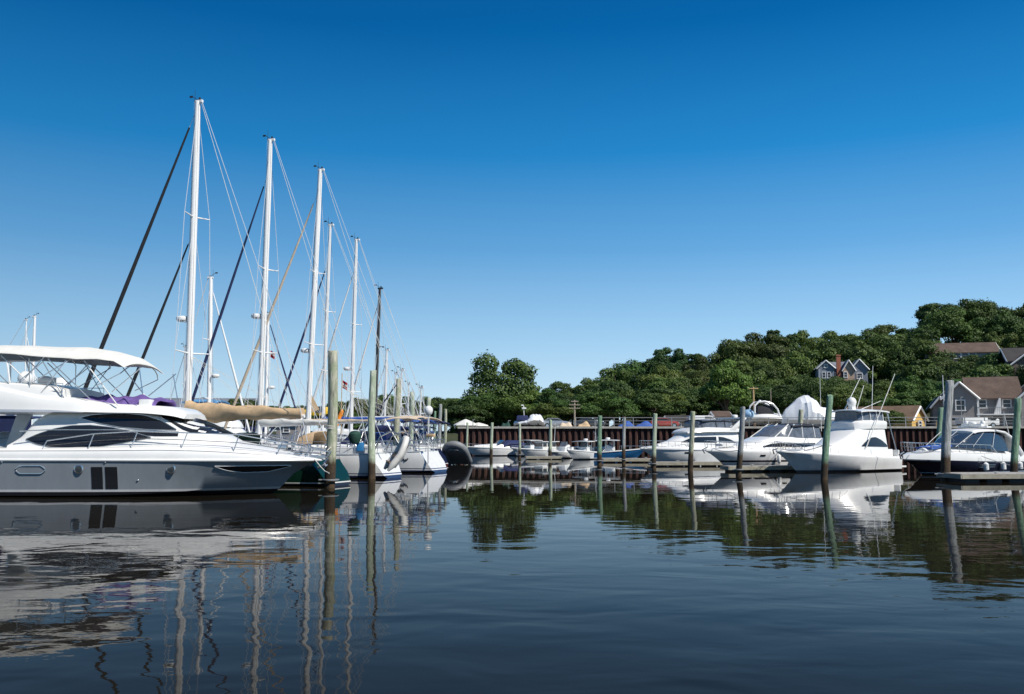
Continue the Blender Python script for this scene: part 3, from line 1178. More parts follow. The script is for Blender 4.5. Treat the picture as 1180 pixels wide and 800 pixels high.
EXTRA = 'dark green oak among the massed trees covering the hillside above the harbour'
rows_t = [(215, 0), (200, 0), (184, 0), (168, 0), (153, 0), (139, 0), (130, 0), (123, 0)]
cnt = 0
for ri, (Y, _) in enumerate(rows_t):
    px = 395 + rnd.uniform(0, 20)
    while px < 1300:
        yj = Y + rnd.uniform(-3, 3)
        if ri == 0:
            yj = Y
        x = (px - CX) / FPX * yj
        g = terrain_z(x, yj)
        tz = top_z(px, yj)
        k = rnd.choice((-2.2, -1.2, -.4, .2, .8, 1.4)) + rnd.uniform(-.3, .3) if ri else rnd.choice((-2.0, -1.0, -.3, .2, .7))
        h = max(5.2, tz - g + k)
        w = max(8.0, h * rnd.uniform(0.85, 1.15))
        if px < 560:
            w = max(w, 8.5)
        step = w * 0.66 / yj * FPX
        top = blocked(x, yj, g, g + h, w)
        h = top - g
        if top - g < 6:
            w = min(w, 6.0)
        if x < -7 and yj < 141:
            h = 0
        if h > 3.2 and (tz - g) > 2.5:
            plant_tree(PROTO[rnd.randrange(12)], x, yj, g, h, w, EXTRA, 'trees covering the hillside')
            cnt += 1
        px += step * rnd.uniform(0.85, 1.15)
print('hill trees', cnt)

# trees that stand out
bl = [(-2.4, 0, 10.6, 1.7, 1.6, 1.4), (-3.2, .2, 8.6, 1.5, 1.5, 1.2), (-1.9, 0, 9.0, 1.4, 1.4, 1.1), (1.5, 0, 10.3, 1.6, 1.4, 1.0), (2.8, 0, 9.6, 1.4, 1.4, 1.0), (3.2, 0, 8.8, 0.9, 1, 0.8), (.6, 0, 9.9, 1.0, 1, .7),
      (-3.4, 0, 6.2, 1.9, 1.8, 1.6), (-1, 0, 6.6, 2.2, 2, 1.9), (1.4, 0, 6.2, 2.2, 2, 1.8), (3.0, 0, 5.2, 2.0, 2, 1.9), (-4.0, 0, 3.6, 2.0, 2, 1.9), (-1.2, .5, 3.5, 2.3, 2, 2.1), (1.6, 0, 3.2, 2.4, 2, 2.1), (3.8, 0, 2.6, 2.0, 2, 1.8), (0, 0, 5, 3, 2, 2.5), (2.2, 0, 7.6, 1.7, 1.6, 1.5), (0.4, 0, 8.4, 1.5, 1.4, 1.2), (3.4, 0, 7.0, 1.4, 1.4, 1.2)]
tall = (crown_mesh('crown', bl, 19000, 0.36, 77, M['leaf_deep']), trunk_mesh('trunk', 10, 0.35, bl, 78))
x, _z = pix(581, 430, 124)
t = plant_tree(tall, x, 124, 1.2, 10, 10, 'tall deep green tree with two rounded heads standing clear above the seawall corner', rot=0)

x, tz = pix(836, 416, 120.5)
plant_tree(PROTO_BRIGHT, x, 120.5, 2.9, tz - 2.9, 8.0, 'bright yellow green tree, the brightest on the slope, above the brown roofed shed', rot=1)
x, tz = pix(755, 449, 121)
plant_tree(PROTO[1], x, 121, 2.9, tz - 2.9, 9.0, 'wide low olive green tree with drooping branches behind the quay railing', rot=2)
for px_, top_, w_, lb in ((1010, 470, 3.2, None), (1018, 474, 3.6, 'round clipped green shrub in front of the yellow house')):
    if lb:
        x, tz = pix(px_ + 4, top_ - 2, 104)
        plant_tree(PROTO[3], x, 104, 2.0, tz - 2.0, 4.6, lb, name='round_shrub', cat='shrub')
for px_, py_, Y_, w_, lb in ((697, 452, 119, 8.5, 'dark dense tree behind the utility pole with three crossarms'), (632, 462, 119, 7.5, 'mid green tree just right of the white shrink-wrapped boat on the quay'),
                            (1030, 452, 120, 7, 'dark tree standing behind the peak of the yellow house'), (905, 447, 119, 8, 'dark bushy tree behind the large shrink-wrapped boat'),
                            (958, 445, 120, 7, 'dark tree below the hilltop house with the brick chimney'),
                            (533, 462, 121, 9, 'low olive green tree behind the small white marquee'), (608, 452, 121, 8, 'rounded green tree touching the right side of the tall two-headed tree'), (556, 455, 123, 7, 'rounded green tree touching the left side of the tall two-headed tree')):
    x, tz = pix(px_, py_, Y_)
    plant_tree(PROTO[rnd.randrange(12)], x, Y_, 2.6 if px_ > 540 else 0.9, tz - (2.6 if px_ > 540 else 0.9), w_, lb)
# left shore: low trees seen between the masts
for px_, py_, w_ in ((280, 458, 7), (300, 461, 7), (312, 466, 5), (330, 470, 6), (352, 466, 7), (378, 462, 8), (398, 458, 9)):
    x, tz = pix(px_, py_, 150)
    plant_tree(PROTO[rnd.randrange(12)], x, 150 + rnd.uniform(-2, 2), 0.9, tz - 0.9, w_, 'small dark tree on the low far shore seen between the sailboat masts', 'trees on the low far shore')


# ------------------------------------------------------------------ houses
M['sid_grey'] = siding_mat('grey_siding', (0.30, 0.28, 0.27))
M['sid_bluegrey'] = siding_mat('blue_grey_siding', (0.22, 0.25, 0.30))
M['sid_yellow'] = siding_mat('yellow_siding', (0.62, 0.40, 0.12))
M['sid_pale'] = siding_mat('pale_blue_siding', (0.50, 0.60, 0.66))
M['sid_peach'] = siding_mat('peach_siding', (0.52, 0.36, 0.26))
M['sid_brown'] = siding_mat('brown_siding', (0.16, 0.12, 0.10))
M['roof_brown'] = roof_mat('brown_shingles', (0.14, 0.095, 0.075))
M['roof_grey'] = roof_mat('grey_shingles', (0.22, 0.24, 0.28))
M['roof_dark'] = roof_mat('dark_shingles', (0.055, 0.05, 0.05))
M['roof_tan'] = roof_mat('tan_shingles', (0.26, 0.17, 0.11))
M['brick'] = roof_mat('chimney_brick', (0.42, 0.15, 0.09))


def gable(parent, c, w, dp, ze, zr, wallm, roofm, axis='x', z0=-1.0, over=0.35, trim=True):
    """Gabled volume centred at c (local x, y); ridge along axis. Returns (wall, roof)."""
    cx_, cy_ = c
    mb = MB()
    rb = MB()
    th = 0.16
    if axis == 'x':
        prof = [(-dp / 2, z0), (dp / 2, z0), (dp / 2, ze), (0, zr), (-dp / 2, ze)]
        mb.prism([(a + cy_, b) for a, b in prof], cx_ - w / 2, cx_ + w / 2, 'yz')
        s = (zr - ze) / (dp / 2)
        for sg in (-1, 1):
            q = [(0, zr + 0.02), (sg * (dp / 2 + over), ze - over * s + 0.02), (sg * (dp / 2 + over), ze - over * s + th), (0, zr + th + 0.04)]
            rb.prism([(a + cy_, b) for a, b in q], cx_ - w / 2 - over, cx_ + w / 2 + over, 'yz')
    else:
        prof = [(-w / 2, z0), (w / 2, z0), (w / 2, ze), (0, zr), (-w / 2, ze)]
        mb.prism([(a + cx_, b) for a, b in prof], cy_ - dp / 2, cy_ + dp / 2, 'xz')
        s = (zr - ze) / (w / 2)
        for sg in (-1, 1):
            q = [(0, zr + 0.02), (sg * (w / 2 + over), ze - over * s + 0.02), (sg * (w / 2 + over), ze - over * s + th), (0, zr + th + 0.04)]
            rb.prism([(a + cx_, b) for a, b in q], cy_ - dp / 2 - over, cy_ + dp / 2 + over, 'xz')
    wl_ = mb.build('wall', wallm, parent, smooth=False)
    rf = rb.build('roof', roofm, parent, smooth=False)
    if trim:
        for end in (-1, 1):
            tb = MB()
            if axis == 'x':
                xx = cx_ + end * (w / 2 + over + 0.03)
                for sg in (-1, 1):
                    tb.tube([(xx, cy_, zr + 0.05), (xx, cy_ + sg * (dp / 2 + over), ze - over * s + 0.05)], 0.13, 4)
            else:
                yy = cy_ + end * (dp / 2 + over + 0.03)
                for sg in (-1, 1):
                    tb.tube([(cx_, yy, zr + 0.05), (cx_ + sg * (w / 2 + over), yy, ze - over * s + 0.05)], 0.13, 4)
            tb.build('rake_board', M['white_paint'], rf, smooth=False)
    return wl_, rf


def window(parent, x, y, z, w, h, face='-y', mull=True):
    """Framed window centred at (x, y, z) on a wall that faces the given way."""
    mb = MB()
    pb = MB()
    f = 0.12
    rz_ = {'-y': 0, '+x': PI / 2, '-x': -PI / 2, '+y': PI}[face]
    rot = Matrix.Rotation(rz_, 3, 'Z')

    def bx(m_, lx, ly, lz, dx, dy, dz):
        p = rot @ Vector((lx, ly, lz))
        m_.box((x + p.x, y + p.y, z + p.z), (dx, dy, dz), rz=rz_)
    bx(mb, 0, -0.04, h / 2 + f / 2, w + 2 * f, 0.12, f)
    bx(mb, 0, -0.05, -h / 2 - f / 2, w + 2 * f + 0.1, 0.16, f)
    for sg in (-1, 1):
        bx(mb, sg * (w / 2 + f / 2), -0.04, 0, f, 0.12, h)
    if mull:
        bx(mb, 0, -0.03, 0, w, 0.07, 0.06)
    fr = mb.build('window', M['white_paint'], parent, smooth=False)
    bx(pb, 0, 0.0, 0, w, 0.05, h)
    pb.build('pane', M['pane'], fr, smooth=False)
    return fr


# grey townhouse on the quay
x0, _ = pix(1077, 490, 113)
h1 = thing('townhouse', 'grey two-storey townhouse with brown roofs, white trim and balconies above the seawall', 'house', (x0 + .6, 113.5, 2.9), R(-20))
gable(h1, (2.55, 3), 3.7, 7, 3.9, 5.7, M['sid_grey'], M['roof_brown'], 'y')
gable(h1, (0.5, 4), 1.6, 5, 3.0, 4.0, M['sid_grey'], M['roof_brown'], 'y')
gable(h1, (6.6, 4.2), 5.6, 6.4, 3.9, 6.4, M['sid_grey'], M['roof_brown'], 'x', trim=False)
gable(h1, (12.2, 3), 6.0, 7, 3.9, 6.7, M['sid_grey'], M['roof_brown'], 'y')
for (wx, wy, wz, ww, wh) in ((2.6, -0.52, 2.9, 0.9, 1.15), (2.3, -0.52, 0.75, 1.5, 1.1), (10.6, -0.52, 3.0, 1.0, 1.3), (13.2, -0.52, 3.0, 1.0, 1.3), (10.8, -0.52, 0.7, 1.2, 1.0), (12.6, -0.52, 0.7, 0.9, 1.0),
                             (5.2, .98, 3.1, 0.8, 0.9), (7.9, .98, 3.1, 0.8, 0.9), (5.6, .98, 0.8, 1.2, 1.3), (8.0, .98, 0.8, 1.0, 1.3)):
    window(h1, wx, wy, wz, ww, wh)
mb = MB()
mb.box((6.7, 0.2, 1.75), (4.7, 1.7, 0.16))
bal = mb.build('balcony', M['white_paint'], h1, smooth=False)
mb = MB()
for i in range(24):
    mb.box((4.5 + i * 0.195, -0.6, 2.22), (0.03, 0.03, 0.8))
mb.box((6.7, -0.6, 2.62), (4.6, 0.06, 0.06))
mb.build('balcony_railing', M['galv'], bal, smooth=False)
mb = MB()
mb.prism([(6.35, 1.83), (7.15, 1.83), (7.15, 3.75), (6.95, 3.75)], 0.1, 0.95, 'xz')
mb.build('dividing_wing', M['white_paint'], h1, smooth=False)
for cxp in (4.55, 9.0):
    mb = MB()
    mb.box((cxp, -0.5, 1.9), (0.22, 0.22, 3.9))
    mb.build('corner_post', M['white_paint'], h1, smooth=False)

# yellow house
x0, _ = pix(1045, 490, 106)
h2 = thing('yellow_house', 'small yellow house with a long tan brown roof and white gable trim behind the railing', 'house', (x0 + 0.6, 106.5, 2.9), R(-47))
gable(h2, (-4.0, 1.8), 8.4, 3.6, 1.1, 2.55, M['sid_yellow'], M['roof_tan'], 'x', over=0.3)
window(h2, 0.42, 1.6, 0.5, 0.7, 0.7, '+x')
# hilltop house
x0, z0 = pix(940, 441, 165)
h3 = thing('hillside_house', 'grey shingled house with grey roofs and a red brick chimney high among the trees', 'house', (x0, 165, z0), R(-12))
h3.scale = (.82, .82, .95)
gable(h3, (2.0, 1), 3.3, 6, 2.7, 4.0, M['sid_bluegrey'], M['roof_grey'], 'y', z0=-7)
gable(h3, (4.5, 3), 5.0, 5, 2.5, 3.9, M['sid_bluegrey'], M['roof_grey'], 'x', z0=-7)
gable(h3, (6.9, 1.5), 2.2, 4.5, 2.5, 4.1, M['sid_peach'], M['roof_grey'], 'y', z0=-7)
gable(h3, (9.3, 3), 3.4, 5, 2.6, 4.3, M['sid_bluegrey'], M['roof_grey'], 'y', z0=-7)
mb = MB()
mb.box((4.9, -0.1, 0.4), (0.85, 0.7, 9.2))
mb.box((4.9, -0.1, 5.1), (1.0, 0.85, 0.25))
mb.build('chimney', M['brick'], h3, smooth=False)
for wx, wz in ((1.5, 1.3), (2.6, 1.3), (2.0, 3.0)):
    window(h3, wx, -2.02, wz, 0.6, 1.0 if wz < 2 else .5)
window(h3, 3.95, 0.48, 1.4, 0.5, 0.9)
window(h3, 6.2, -0.77, 1.4, 0.6, 0.9)
window(h3, 9.3, 0.48, 1.2, 1.0, 0.9)
# long low house near the ridge
x0, z0 = pix(1068, 414, 182)
h4 = thing('ridge_house', 'long low brown roofed house with pale windows near the top of the wooded hill', 'house', (x0, 184, z0), R(-14))
gable(h4, (7.0, 2), 13.5, 7.0, 1.3, 3.3, M['sid_grey'], M['roof_brown'], 'x', z0=-8)
for wx in (4.5, 6.2, 7.6, 9.0):
    window(h4, wx, -1.52, 0.6, 1.1, 1.0)
x0, z0 = pix(1150, 432, 150)
h5 = thing('dark_house', 'dark brown house with a black roof half hidden in trees at the right edge', 'house', (x0 + 1, 150, z0), R(-16))
gable(h5, (5.0, 2), 9, 7, 2.2, 4.4, M['sid_brown'], M['roof_dark'], 'x', z0=-7)
gable(h5, (2.5, -1.2), 3.6, 3, 1.6, 3.0, M['sid_brown'], M['roof_dark'], 'y', z0=-7)
window(h5, 6.0, -1.52, 1.2, 1.0, 1.0)
window(h5, 2.5, -2.72, 0.8, 0.9, 0.9)
# sheds
x0, _ = pix(774, 490, 112)
h6 = thing('harbour_shed', 'low grey shed with a dark roof behind the flybridge cruiser', 'shed', (x0, 112, 2.9), 0)
gable(h6, (1.6, 1.5), 3.6, 3, 0.9, 1.5, M['sid_grey'], M['roof_dark'], 'x')
window(h6, 0.8, -0.02, 0.4, 0.6, 0.5)
x0, _ = pix(823, 490, 109)
h7 = thing('ticket_hut', 'small pale hut with a dark overhanging roof and screened window on the quay', 'shed', (x0, 109, 2.9), R(6))
gable(h7, (1.1, 1.0), 1.8, 1.8, 1.5, 1.95, M['sid_pale'], M['roof_brown'], 'x', over=0.22)
window(h7, 1.1, 0.08, 0.8, 1.0, 0.8)
x0, _ = pix(180, 490, 150)
h8 = thing('boat_shed', 'long pale blue boat shed on the far shore behind the first mast', 'building', (x0, 150, 0.9), R(3))
gable(h8, (7.8, 5), 15.6, 10, 5.6, 7.4, M['sid_pale'], M['roof_grey'], 'x')
for wx in (2, 5, 8, 11, 14):
    window(h8, wx, -0.02, 3.2, 1.2, 1.0)
x0, _ = pix(318, 490, 140)
h9 = thing('shore_cottage', 'small cottage with a brown roof on the far shore between the crossed dark stays', 'house', (x0, 140, 0.9), R(-5))
gable(h9, (1.5, 3), 3.2, 5, 3.0, 5.0, M['sid_grey'], M['roof_brown'], 'x')
window(h9, 1.5, 0.48, 2.2, 0.8, 0.8)


# ------------------------------------------------------------------ utility poles
def pole(px, py_t, Y, label, m_, arms, z0=2.9, r=0.15):
    x, zt = pix(px, py_t, Y)
    t = thing('utility_pole', label, 'utility pole', (x, Y, z0), R(8))
    mb = MB()
    mb.tube([(0, 0, -0.5), (0, 0, zt - z0)], [r, r * 0.7], 10)
    mb.build('shaft', m_, t)
    for dz, w in arms:
        ab = MB()
        ab.box((0, -0.12, zt - z0 - dz), (w, 0.09, 0.08))
        a = ab.build('crossarm', m_, t, smooth=False)
        ib = MB()
        for k in (-0.46, -0.25, 0.25, 0.46):
            ib.lathe([(0.015, 0.0), (0.03, 0.03), (0.02, 0.06), (0.03, 0.08), (0.01, 0.10)], (k * w, -0.12, zt - z0 - dz + 0.06), 8)
        ib.build('insulator', M['galv'], a)
    return t


pole(662, 461, 114, 'grey utility pole with three crossarms in front of the dark trees', M['utility'], ((0.2, 0.9), (0.62, 1.4), (1.04, 1.4)), r=0.13)
pole(868, 446, 112, 'yellowish wooden utility pole with one crossarm behind the boat with the arch', M['utility_fresh'], ((0.2, 1.2),), r=0.14)
pole(888, 448, 113, 'thin grey bare pole just right of the yellowish utility pole', M['utility'], (), r=0.06)

# ------------------------------------------------------------------ the large motor yacht, bow to the right
YA = 32.4
XS = -21.7


def ax(px, Y=30.5):
    return (px - CX) * Y / FPX - XS


def az(py, Y=30.5):
    return 2.0 - (py - 503) * Y / FPX


M['yacht_hull'] = banded('yacht_hull_paint', [(-0.0, (0.02, 0.02, 0.022)), (0.10, (0.02, 0.02, 0.022)), (0.17, (0.02, 0.02, 0.025)), (0.235, (0.75, 0.75, 0.75))], (0.35, 0.39, 0.425), 0.13, 0.25, 0.8)
ya = thing('motor_yacht', 'large flybridge motor yacht with dark grey hull, white superstructure and long oval windows', 'motor yacht', (XS, YA, 0))
L, B = 15.0, 4.3
FS, FB = 1.22, 1.14


def yrows():
    rows = []
    for x, ys, yc, zc, zk in ((0, 2.0, 1.85, 0.05, -.6), (2, 2.1, 1.95, 0.05, -.6), (5, 2.15, 1.98, 0.05, -.6), (8, 2.13, 1.93, 0.06, -.6), (10, 2.02, 1.72, 0.12, -.55), (11.5, 1.78, 1.32, 0.22, -.5),
                              (12.8, 1.38, .85, 0.36, -.35), (13.9, .84, .38, 0.55, -.05), (14.6, .40, .12, 0.72, 0.35), (15.0, 0.06, .04, 0.85, 0.75)):
        u = x / 15
        zs = 1.22 - 0.05 * u ** 3
        rk = 1.05 * u ** 5
        rows.append([(x - rk, 0, zk), (x - rk * .7, yc, zc), (x - rk * .45, lerp(yc, ys, .45), lerp(zc, zs, .5)), (x - rk * .1, lerp(yc, ys, .9), lerp(zc, zs, .88)), (x, ys, zs)])
    return rows


hull = Loft(yrows(), 5)
hull.build('hull', M['yacht_hull'], ya)
# rub rail moulding between hull and deck
rb = MB()
for sg in (-1, 1):
    rb.tube([(p[-1].x, p[-1].y * sg, p[-1].z + 0.005) for p in hull.rows], 0.045, 8)
rb.build('rub_rail', M['gel'], ya)
drows = []
for x, ys, zt_, cr_ in ((0, 2.0, 1.56, 0.0), (2, 2.1, 1.58, 0.0), (5, 2.15, 1.60, .05), (8, 2.13, 1.61, 0.22), (10, 2.02, 1.63, 0.40), (11.5, 1.78, 1.58, 0.36), (12.8, 1.38, 1.47, .24), (13.9, .84, 1.33, .12), (14.6, .40, 1.24, .05), (15.02, 0.07, 1.2, .02)):
    u = x / 15
    zs = 1.225 - 0.05 * u ** 3
    drows.append([(x, ys * .995, zs), (x, ys * 1.0, lerp(zs, zt_, .35)), (x, ys * .975, lerp(zs, zt_, .8)), (x, ys * .93, zt_), (x, ys * .70, zt_ + cr_ * .45), (x, ys * .45, zt_ + cr_ * .8), (x, 0, zt_ + cr_)])
deck = Loft(drows, 5)
deck.build('deck', M['gel'], ya, 50)
for sg in (-1, 1):
    MB().tube([(p[2].x, p[2].y * sg + sg * .004, p[2].z) for p in deck.rows if p[2].x < 14.6], .010, 5).build('moulding_seam', M['alu_grey'], ya)
# saloon: px of the photograph give the outline
crow = [(ax(8), 1.55, 1.72, 1.80, 1.72, 0.02), (ax(22), 1.55, 2.05, 1.80, 1.66, .03), (ax(38), 1.55, 2.65, 1.80, 1.55, .04), (ax(60), 1.55, 2.86, 1.80, 1.5, .06), (ax(100), 1.55, 2.86, 1.79, 1.48, .06), (ax(140), 1.55, 2.84, 1.76, 1.42, .06),
        (ax(172), 1.55, 2.72, 1.70, 1.34, .08), (ax(200), 1.55, 2.50, 1.60, 1.22, .10), (ax(225), 1.55, 2.22, 1.46, 1.10, .12), (ax(245), 1.55, 1.98, 1.28, .95, .10), (ax(258), 1.5, 1.80, 1.1, .8, .08)]
cab = Loft(cabin_rows(crow, 0.2), 5)
cab.build('saloon', M['gel'], ya, 50)
Z = az
patch(cab, 'side_window', M['glass'], ya, (ax(29), ax(171)),
      [(ax(29), Z(507)), (ax(42), Z(512)), (ax(60), Z(515.5)), (ax(85), Z(516.5)), (ax(110), Z(516)), (ax(140), Z(511)), (ax(171), Z(504.6))],
      [(ax(29), Z(506)), (ax(42), Z(500)), (ax(60), Z(494)), (ax(78), Z(490.5)), (ax(100), Z(490)), (ax(125), Z(492.5)), (ax(150), Z(498)), (ax(171), Z(504))], n=28, rim=(0.014, M['steel']))
patch(cab, 'upper_window', M['glass'], ya, (ax(87), ax(197)),
      [(ax(87), Z(482)), (ax(110), Z(488)), (ax(135), Z(492.5)), (ax(165), Z(495)), (ax(197), Z(496))],
      [(ax(87), Z(481.6)), (ax(100), Z(478)), (ax(120), Z(476.6)), (ax(140), Z(476.4)), (ax(160), Z(478.5)), (ax(180), Z(485)), (ax(197), Z(495))], n=28, rim=(0.014, M['steel']))
patch(cab, 'windshield', M['glass'], ya, (ax(176), ax(250)),
      [(ax(176), Z(479.5)), (ax(190), Z(487)), (ax(203), Z(495)), (ax(212), Z(498.5)), (ax(250), Z(500))],
      [(ax(176), Z(477.8)), (ax(196), Z(479)), (ax(210), Z(482)), (ax(225), Z(487.0)), (ax(238), Z(493)), (ax(250), Z(499))], n=24)
patch(cab, 'lower_side_glass', M['glass'], ya, (ax(150), ax(200)),
      [(ax(150), Z(500)), (ax(175), Z(503)), (ax(200), Z(503))], [(ax(150), Z(498)), (ax(160), Z(497)), (ax(200), Z(497.5))], n=12)
# hull windows and ports
for xa in ((112, 124.5), (127.5, 141)):
    patch(hull, 'hull_window', M['glass'], ya, (ax(xa[0]), ax(xa[1])), [(0, Z(562.5)), (20, Z(562.5))], [(0, Z(537.5)), (20, Z(537.5))], n=3)
for c_ in (98, 200):
    for sg in (1, -1):
        p, nn = hull.side(ax(c_), Z(540))
        mb = MB()
        mb.lathe([(0.06, -0.03), (0.15, -0.03), (0.16, 0.02), (0.12, 0.03), (0.115, 0.012), (0.01, 0.012)], (0, 0, 0), 20, 'y')
        mb.v = [(v[0] + p.x, (v[1] + p.y) * sg, v[2] + p.z) for v in mb.v]
        po = mb.build('porthole', M['steel'], ya)
        mb = MB()
        mb.lathe([(0.118, 0.0), (0.118, 0.016), (0.01, 0.018)], (0, 0, 0), 20, 'y')
        mb.v = [(v[0] + p.x, (v[1] + p.y + 0.003) * sg, v[2] + p.z) for v in mb.v]
        mb.build('pane', M['glass'], po)
xs_ = [ax(27), ax(60)]
patch(hull, 'long_porthole', M['yacht_hull'], ya, tuple(xs_), [(xs_[0], Z(541.5)), (ax(31), Z(545)), (ax(56), Z(545)), (xs_[1], Z(541.5))], [(xs_[0], Z(539.5)), (ax(31), Z(536)), (ax(56), Z(536)), (xs_[1], Z(539.5))], n=14, rim=(0.022, M['steel']))
patch(hull, 'bow_window', M['glass'], ya, (ax(247), ax(326)), [(ax(247), Z(537.5)), (ax(258), Z(542)), (ax(275), Z(545)), (ax(300), Z(544.5)), (ax(326), Z(538))], [(ax(247), Z(537)), (ax(326), Z(537))], n=18, rim=(0.012, M['gel']))
for px_, py_ in ((11, 532), (128, 532.5), (163, 553), (345, 533)):
    p, nn = hull.side(ax(px_), Z(py_))
    MB().blob((p.x, -p.y - 0.01, p.z), (0.035, 0.03, 0.03)).build('drain_fitting', M['steel'], ya)
# flybridge
frow = [(ax(-75), 2.85, 3.05, 1.5, 1.5, .02), (ax(-60), 2.80, 3.5, 1.75, 1.75, .02), (ax(-20), 2.80, 3.70, 1.85, 1.80, .02), (ax(0), 2.80, 3.66, 1.85, 1.80, .02), (ax(40), 2.82, 3.42, 1.84, 1.76, .02), (ax(80), 2.82, 3.3, 1.8, 1.68, .02),
        (ax(120), 2.80, 3.12, 1.72, 1.55, .02), (ax(160), 2.78, 3.06, 1.58, 1.38, .02), (ax(190), 2.70, 2.98, 1.40, 1.18, .02), (ax(204), 2.60, 2.76, 1.2, 1.0, .02)]
fly = Loft(cabin_rows(frow, 0.16), 5)
fl = fly.build('flybridge', M['gel'], ya, 50)
patch(fly, 'shadow_strip', M['alu_grey'], ya, (ax(-58), ax(95)), [(ax(-58), Z(474.5)), (ax(95), Z(475.5))], [(ax(-58), Z(471.0)), (ax(60), Z(472.6)), (ax(95), Z(475))], n=12)  # grey strip paints in the shadow edge along the flybridge bottom
# wind screen coaming: purple cover over the helm and forward seats
YC = 32.4
zc = lambda py: az(py, YC)
xc = lambda px: ax(px, YC)
mb = MB()


def cover(u, v):
    x = lerp(xc(97), xc(192), u)
    y = lerp(-1.35, 1.35, v)
    e = abs(2 * v - 1)
    return (x, y * (1 - 0.15 * u), lerp(3.42, 3.40, u) + 0.05 * math.sin(u * 17 + v * 5) * (1 - e) + 0.04 * math.sin(u * 31 + v * 9) - 0.42 * e ** 5 - 0.1 * abs(2 * u - 1) ** 6)


mb.sheet(cover, 26, 20, 0.08)
mb.build('helm_cover', M['purple'], ya, angle=80)
mb = MB()
mb.box((xc(182), -0.95, 3.13), (0.40, 0.45, 0.28))
mb.build('forward_locker', M['gel'], ya, bevel=0.06)
rows_c = [(xc(-60), 3.4, 3.85, 1.6, 1.5), (xc(-30), 3.4, 3.95, 1.72, 1.62), (xc(10), 3.35, 3.86, 1.74, 1.66), (xc(50), 3.2, 3.80, 1.72, 1.64), (xc(80), 3.15, 3.72, 1.68, 1.58), (xc(98), 3.1, 3.6, 1.6, 1.5)]
coam = Loft(cabin_rows(rows_c, 0.08), 4)
coam.build('flybridge_coaming', M['gel'], ya, 50)
mb = MB()
mb.box((xc(70), -1.0, 3.93), (0.5, 0.35, 0.2))
mb.build('instrument_pod', M['gel_aged'], ya, bevel=0.04)
MB().blob((xc(38), 0.9, 3.98), (0.28, 0.3, 0.22)).build('spotlight', M['gel'], ya)
# flybridge guard rails
rp, bp_ = [], []
for px_ in (-50, -20, 8, 30, 64, 97):
    x = xc(px_)
    rp.append(Vector((x, -1.55, zc(445))))
    bp_.append(Vector((x, -1.6, zc(462))))
rail(ya, rp, bp_, 0.014, True, 'flybridge_rail')
rail(ya, [Vector((p.x, -p.y, p.z)) for p in rp], [Vector((p.x, -p.y, p.z)) for p in bp_], 0.014, True, 'flybridge_rail')
# bimini
def bim(u, v):
    px_ = lerp(-75, 166, u)
    x = xc(px_)
    y = lerp(-1.75, 1.75, v)
    e = abs(2 * v - 1)
    zz = tab([(-75, zc(407)), (-40, zc(400)), (0, zc(399.5)), (15, zc(398.5)), (60, zc(400)), (105, zc(401)), (135, zc(405)), (155, zc(411)), (166, zc(420))], px_)
    dz = tab([(-75, .30), (0, .32), (60, 0.42), (110, 0.50), (166, .22)], px_)
    return (x, y, zz - dz * e ** 2.6 - 0.02 * abs(math.sin(u * PI * 4)))


bm_ = MB().sheet(bim, 40, 18, 0.03).build('bimini', M['white_canvas'], ya, angle=80)


def arch(parent, foot, top, hw, r=0.02, name='bimini_frame', hwt=None):
    hwt = hwt or hw
    pts = [Vector((foot[0], -hw, foot[1]))]
    n = 12
    for i in range(n + 1):
        a = i / n
        e = abs(2 * a - 1)
        pts.append(Vector((lerp(top[0], foot[0], 0.12 * e ** 6), lerp(-hwt, hwt, a), top[1] - 0.42 * e ** 3)))
    pts.append(Vector((foot[0], hw, foot[1])))
    MB().tube(pts, r, 6).build(name, M['steel'], parent)


for fpx, fpy, tpx, tpy in ((56, 462, 0, 402), (62, 462, 60, 404), (100, 462, 70, 405), (64, 470, 106, 406), (128, 462, 75, 405), (134, 448, 164, 421), (60, 447, 108, 407)):
    arch(ya, (xc(fpx), zc(fpy)), (xc(tpx), zc(tpy)), 1.6, 0.018, hwt=1.66)
for (a, b) in (((0, 410), (64, 470)), ((96, 416), (138, 468)), ((10, 450), (50, 417)), ((130, 452), (163, 424)), ((160, 424), (166, 455)), ((20, 447), (52, 410))):
    for sg in (-1, 1):
        mb = MB()
        mb.tube([(xc(a[0], ) if False else ax(a[0], 30.9), sg * 1.55, az(a[1], 30.9)), (ax(b[0], 30.9), sg * 1.6, az(b[1], 30.9))], 0.02, 6)
        mb.build('bimini_strut', M['gel'] if b[1] > 460 else M['steel'], ya)
# side rails along the deck
pts, bs = [], []
for px_, tp, bt in ((55, 508, 520), (108, 500, 517), (157, 497, 514), (212, 499, 515), (268, 501, 519), (322, 510, 523), (350, 516, 527), (372, 521, 528)):
    x = ax(px_, 30.6 if px_ < 300 else 31.6)
    u = min(1, x / 15.02)
    p, nn = deck.side(min(x, 14.95), 1.27 if x > 12 else 1.5)
    yb = max(0.07, p.y - 0.07)
    bs.append(Vector((x, -yb, az(bt, YA - yb))))
    pts.append(Vector((x + 0.16, -max(0.05, yb - 0.03), az(tp, YA - yb))))
for sg in (1, -1):
    rail(ya, [Vector((p.x, p.y * sg, p.z)) for p in pts], [Vector((p.x, p.y * sg, p.z)) for p in bs], 0.02, True, 'side_rail')
mb = MB()
mb.tube([(ax(26), -1.95, Z(497)), (ax(60), -1.95, Z(495.5)), (ax(110), -1.93, Z(495.5)), (ax(160), -1.88, Z(495.6)), (ax(212), -1.75, Z(499))], 0.018, 6)
mb.build('grab_rail', M['steel'], ya)
mb = MB()
mb.box((14.85, 0, 1.28), (0.55, 0.28, 0.08))
mb.tube([(15.2, 0, 1.22), (15.05, 0, 0.98), (14.85, 0, 0.9)], 0.05, 8)
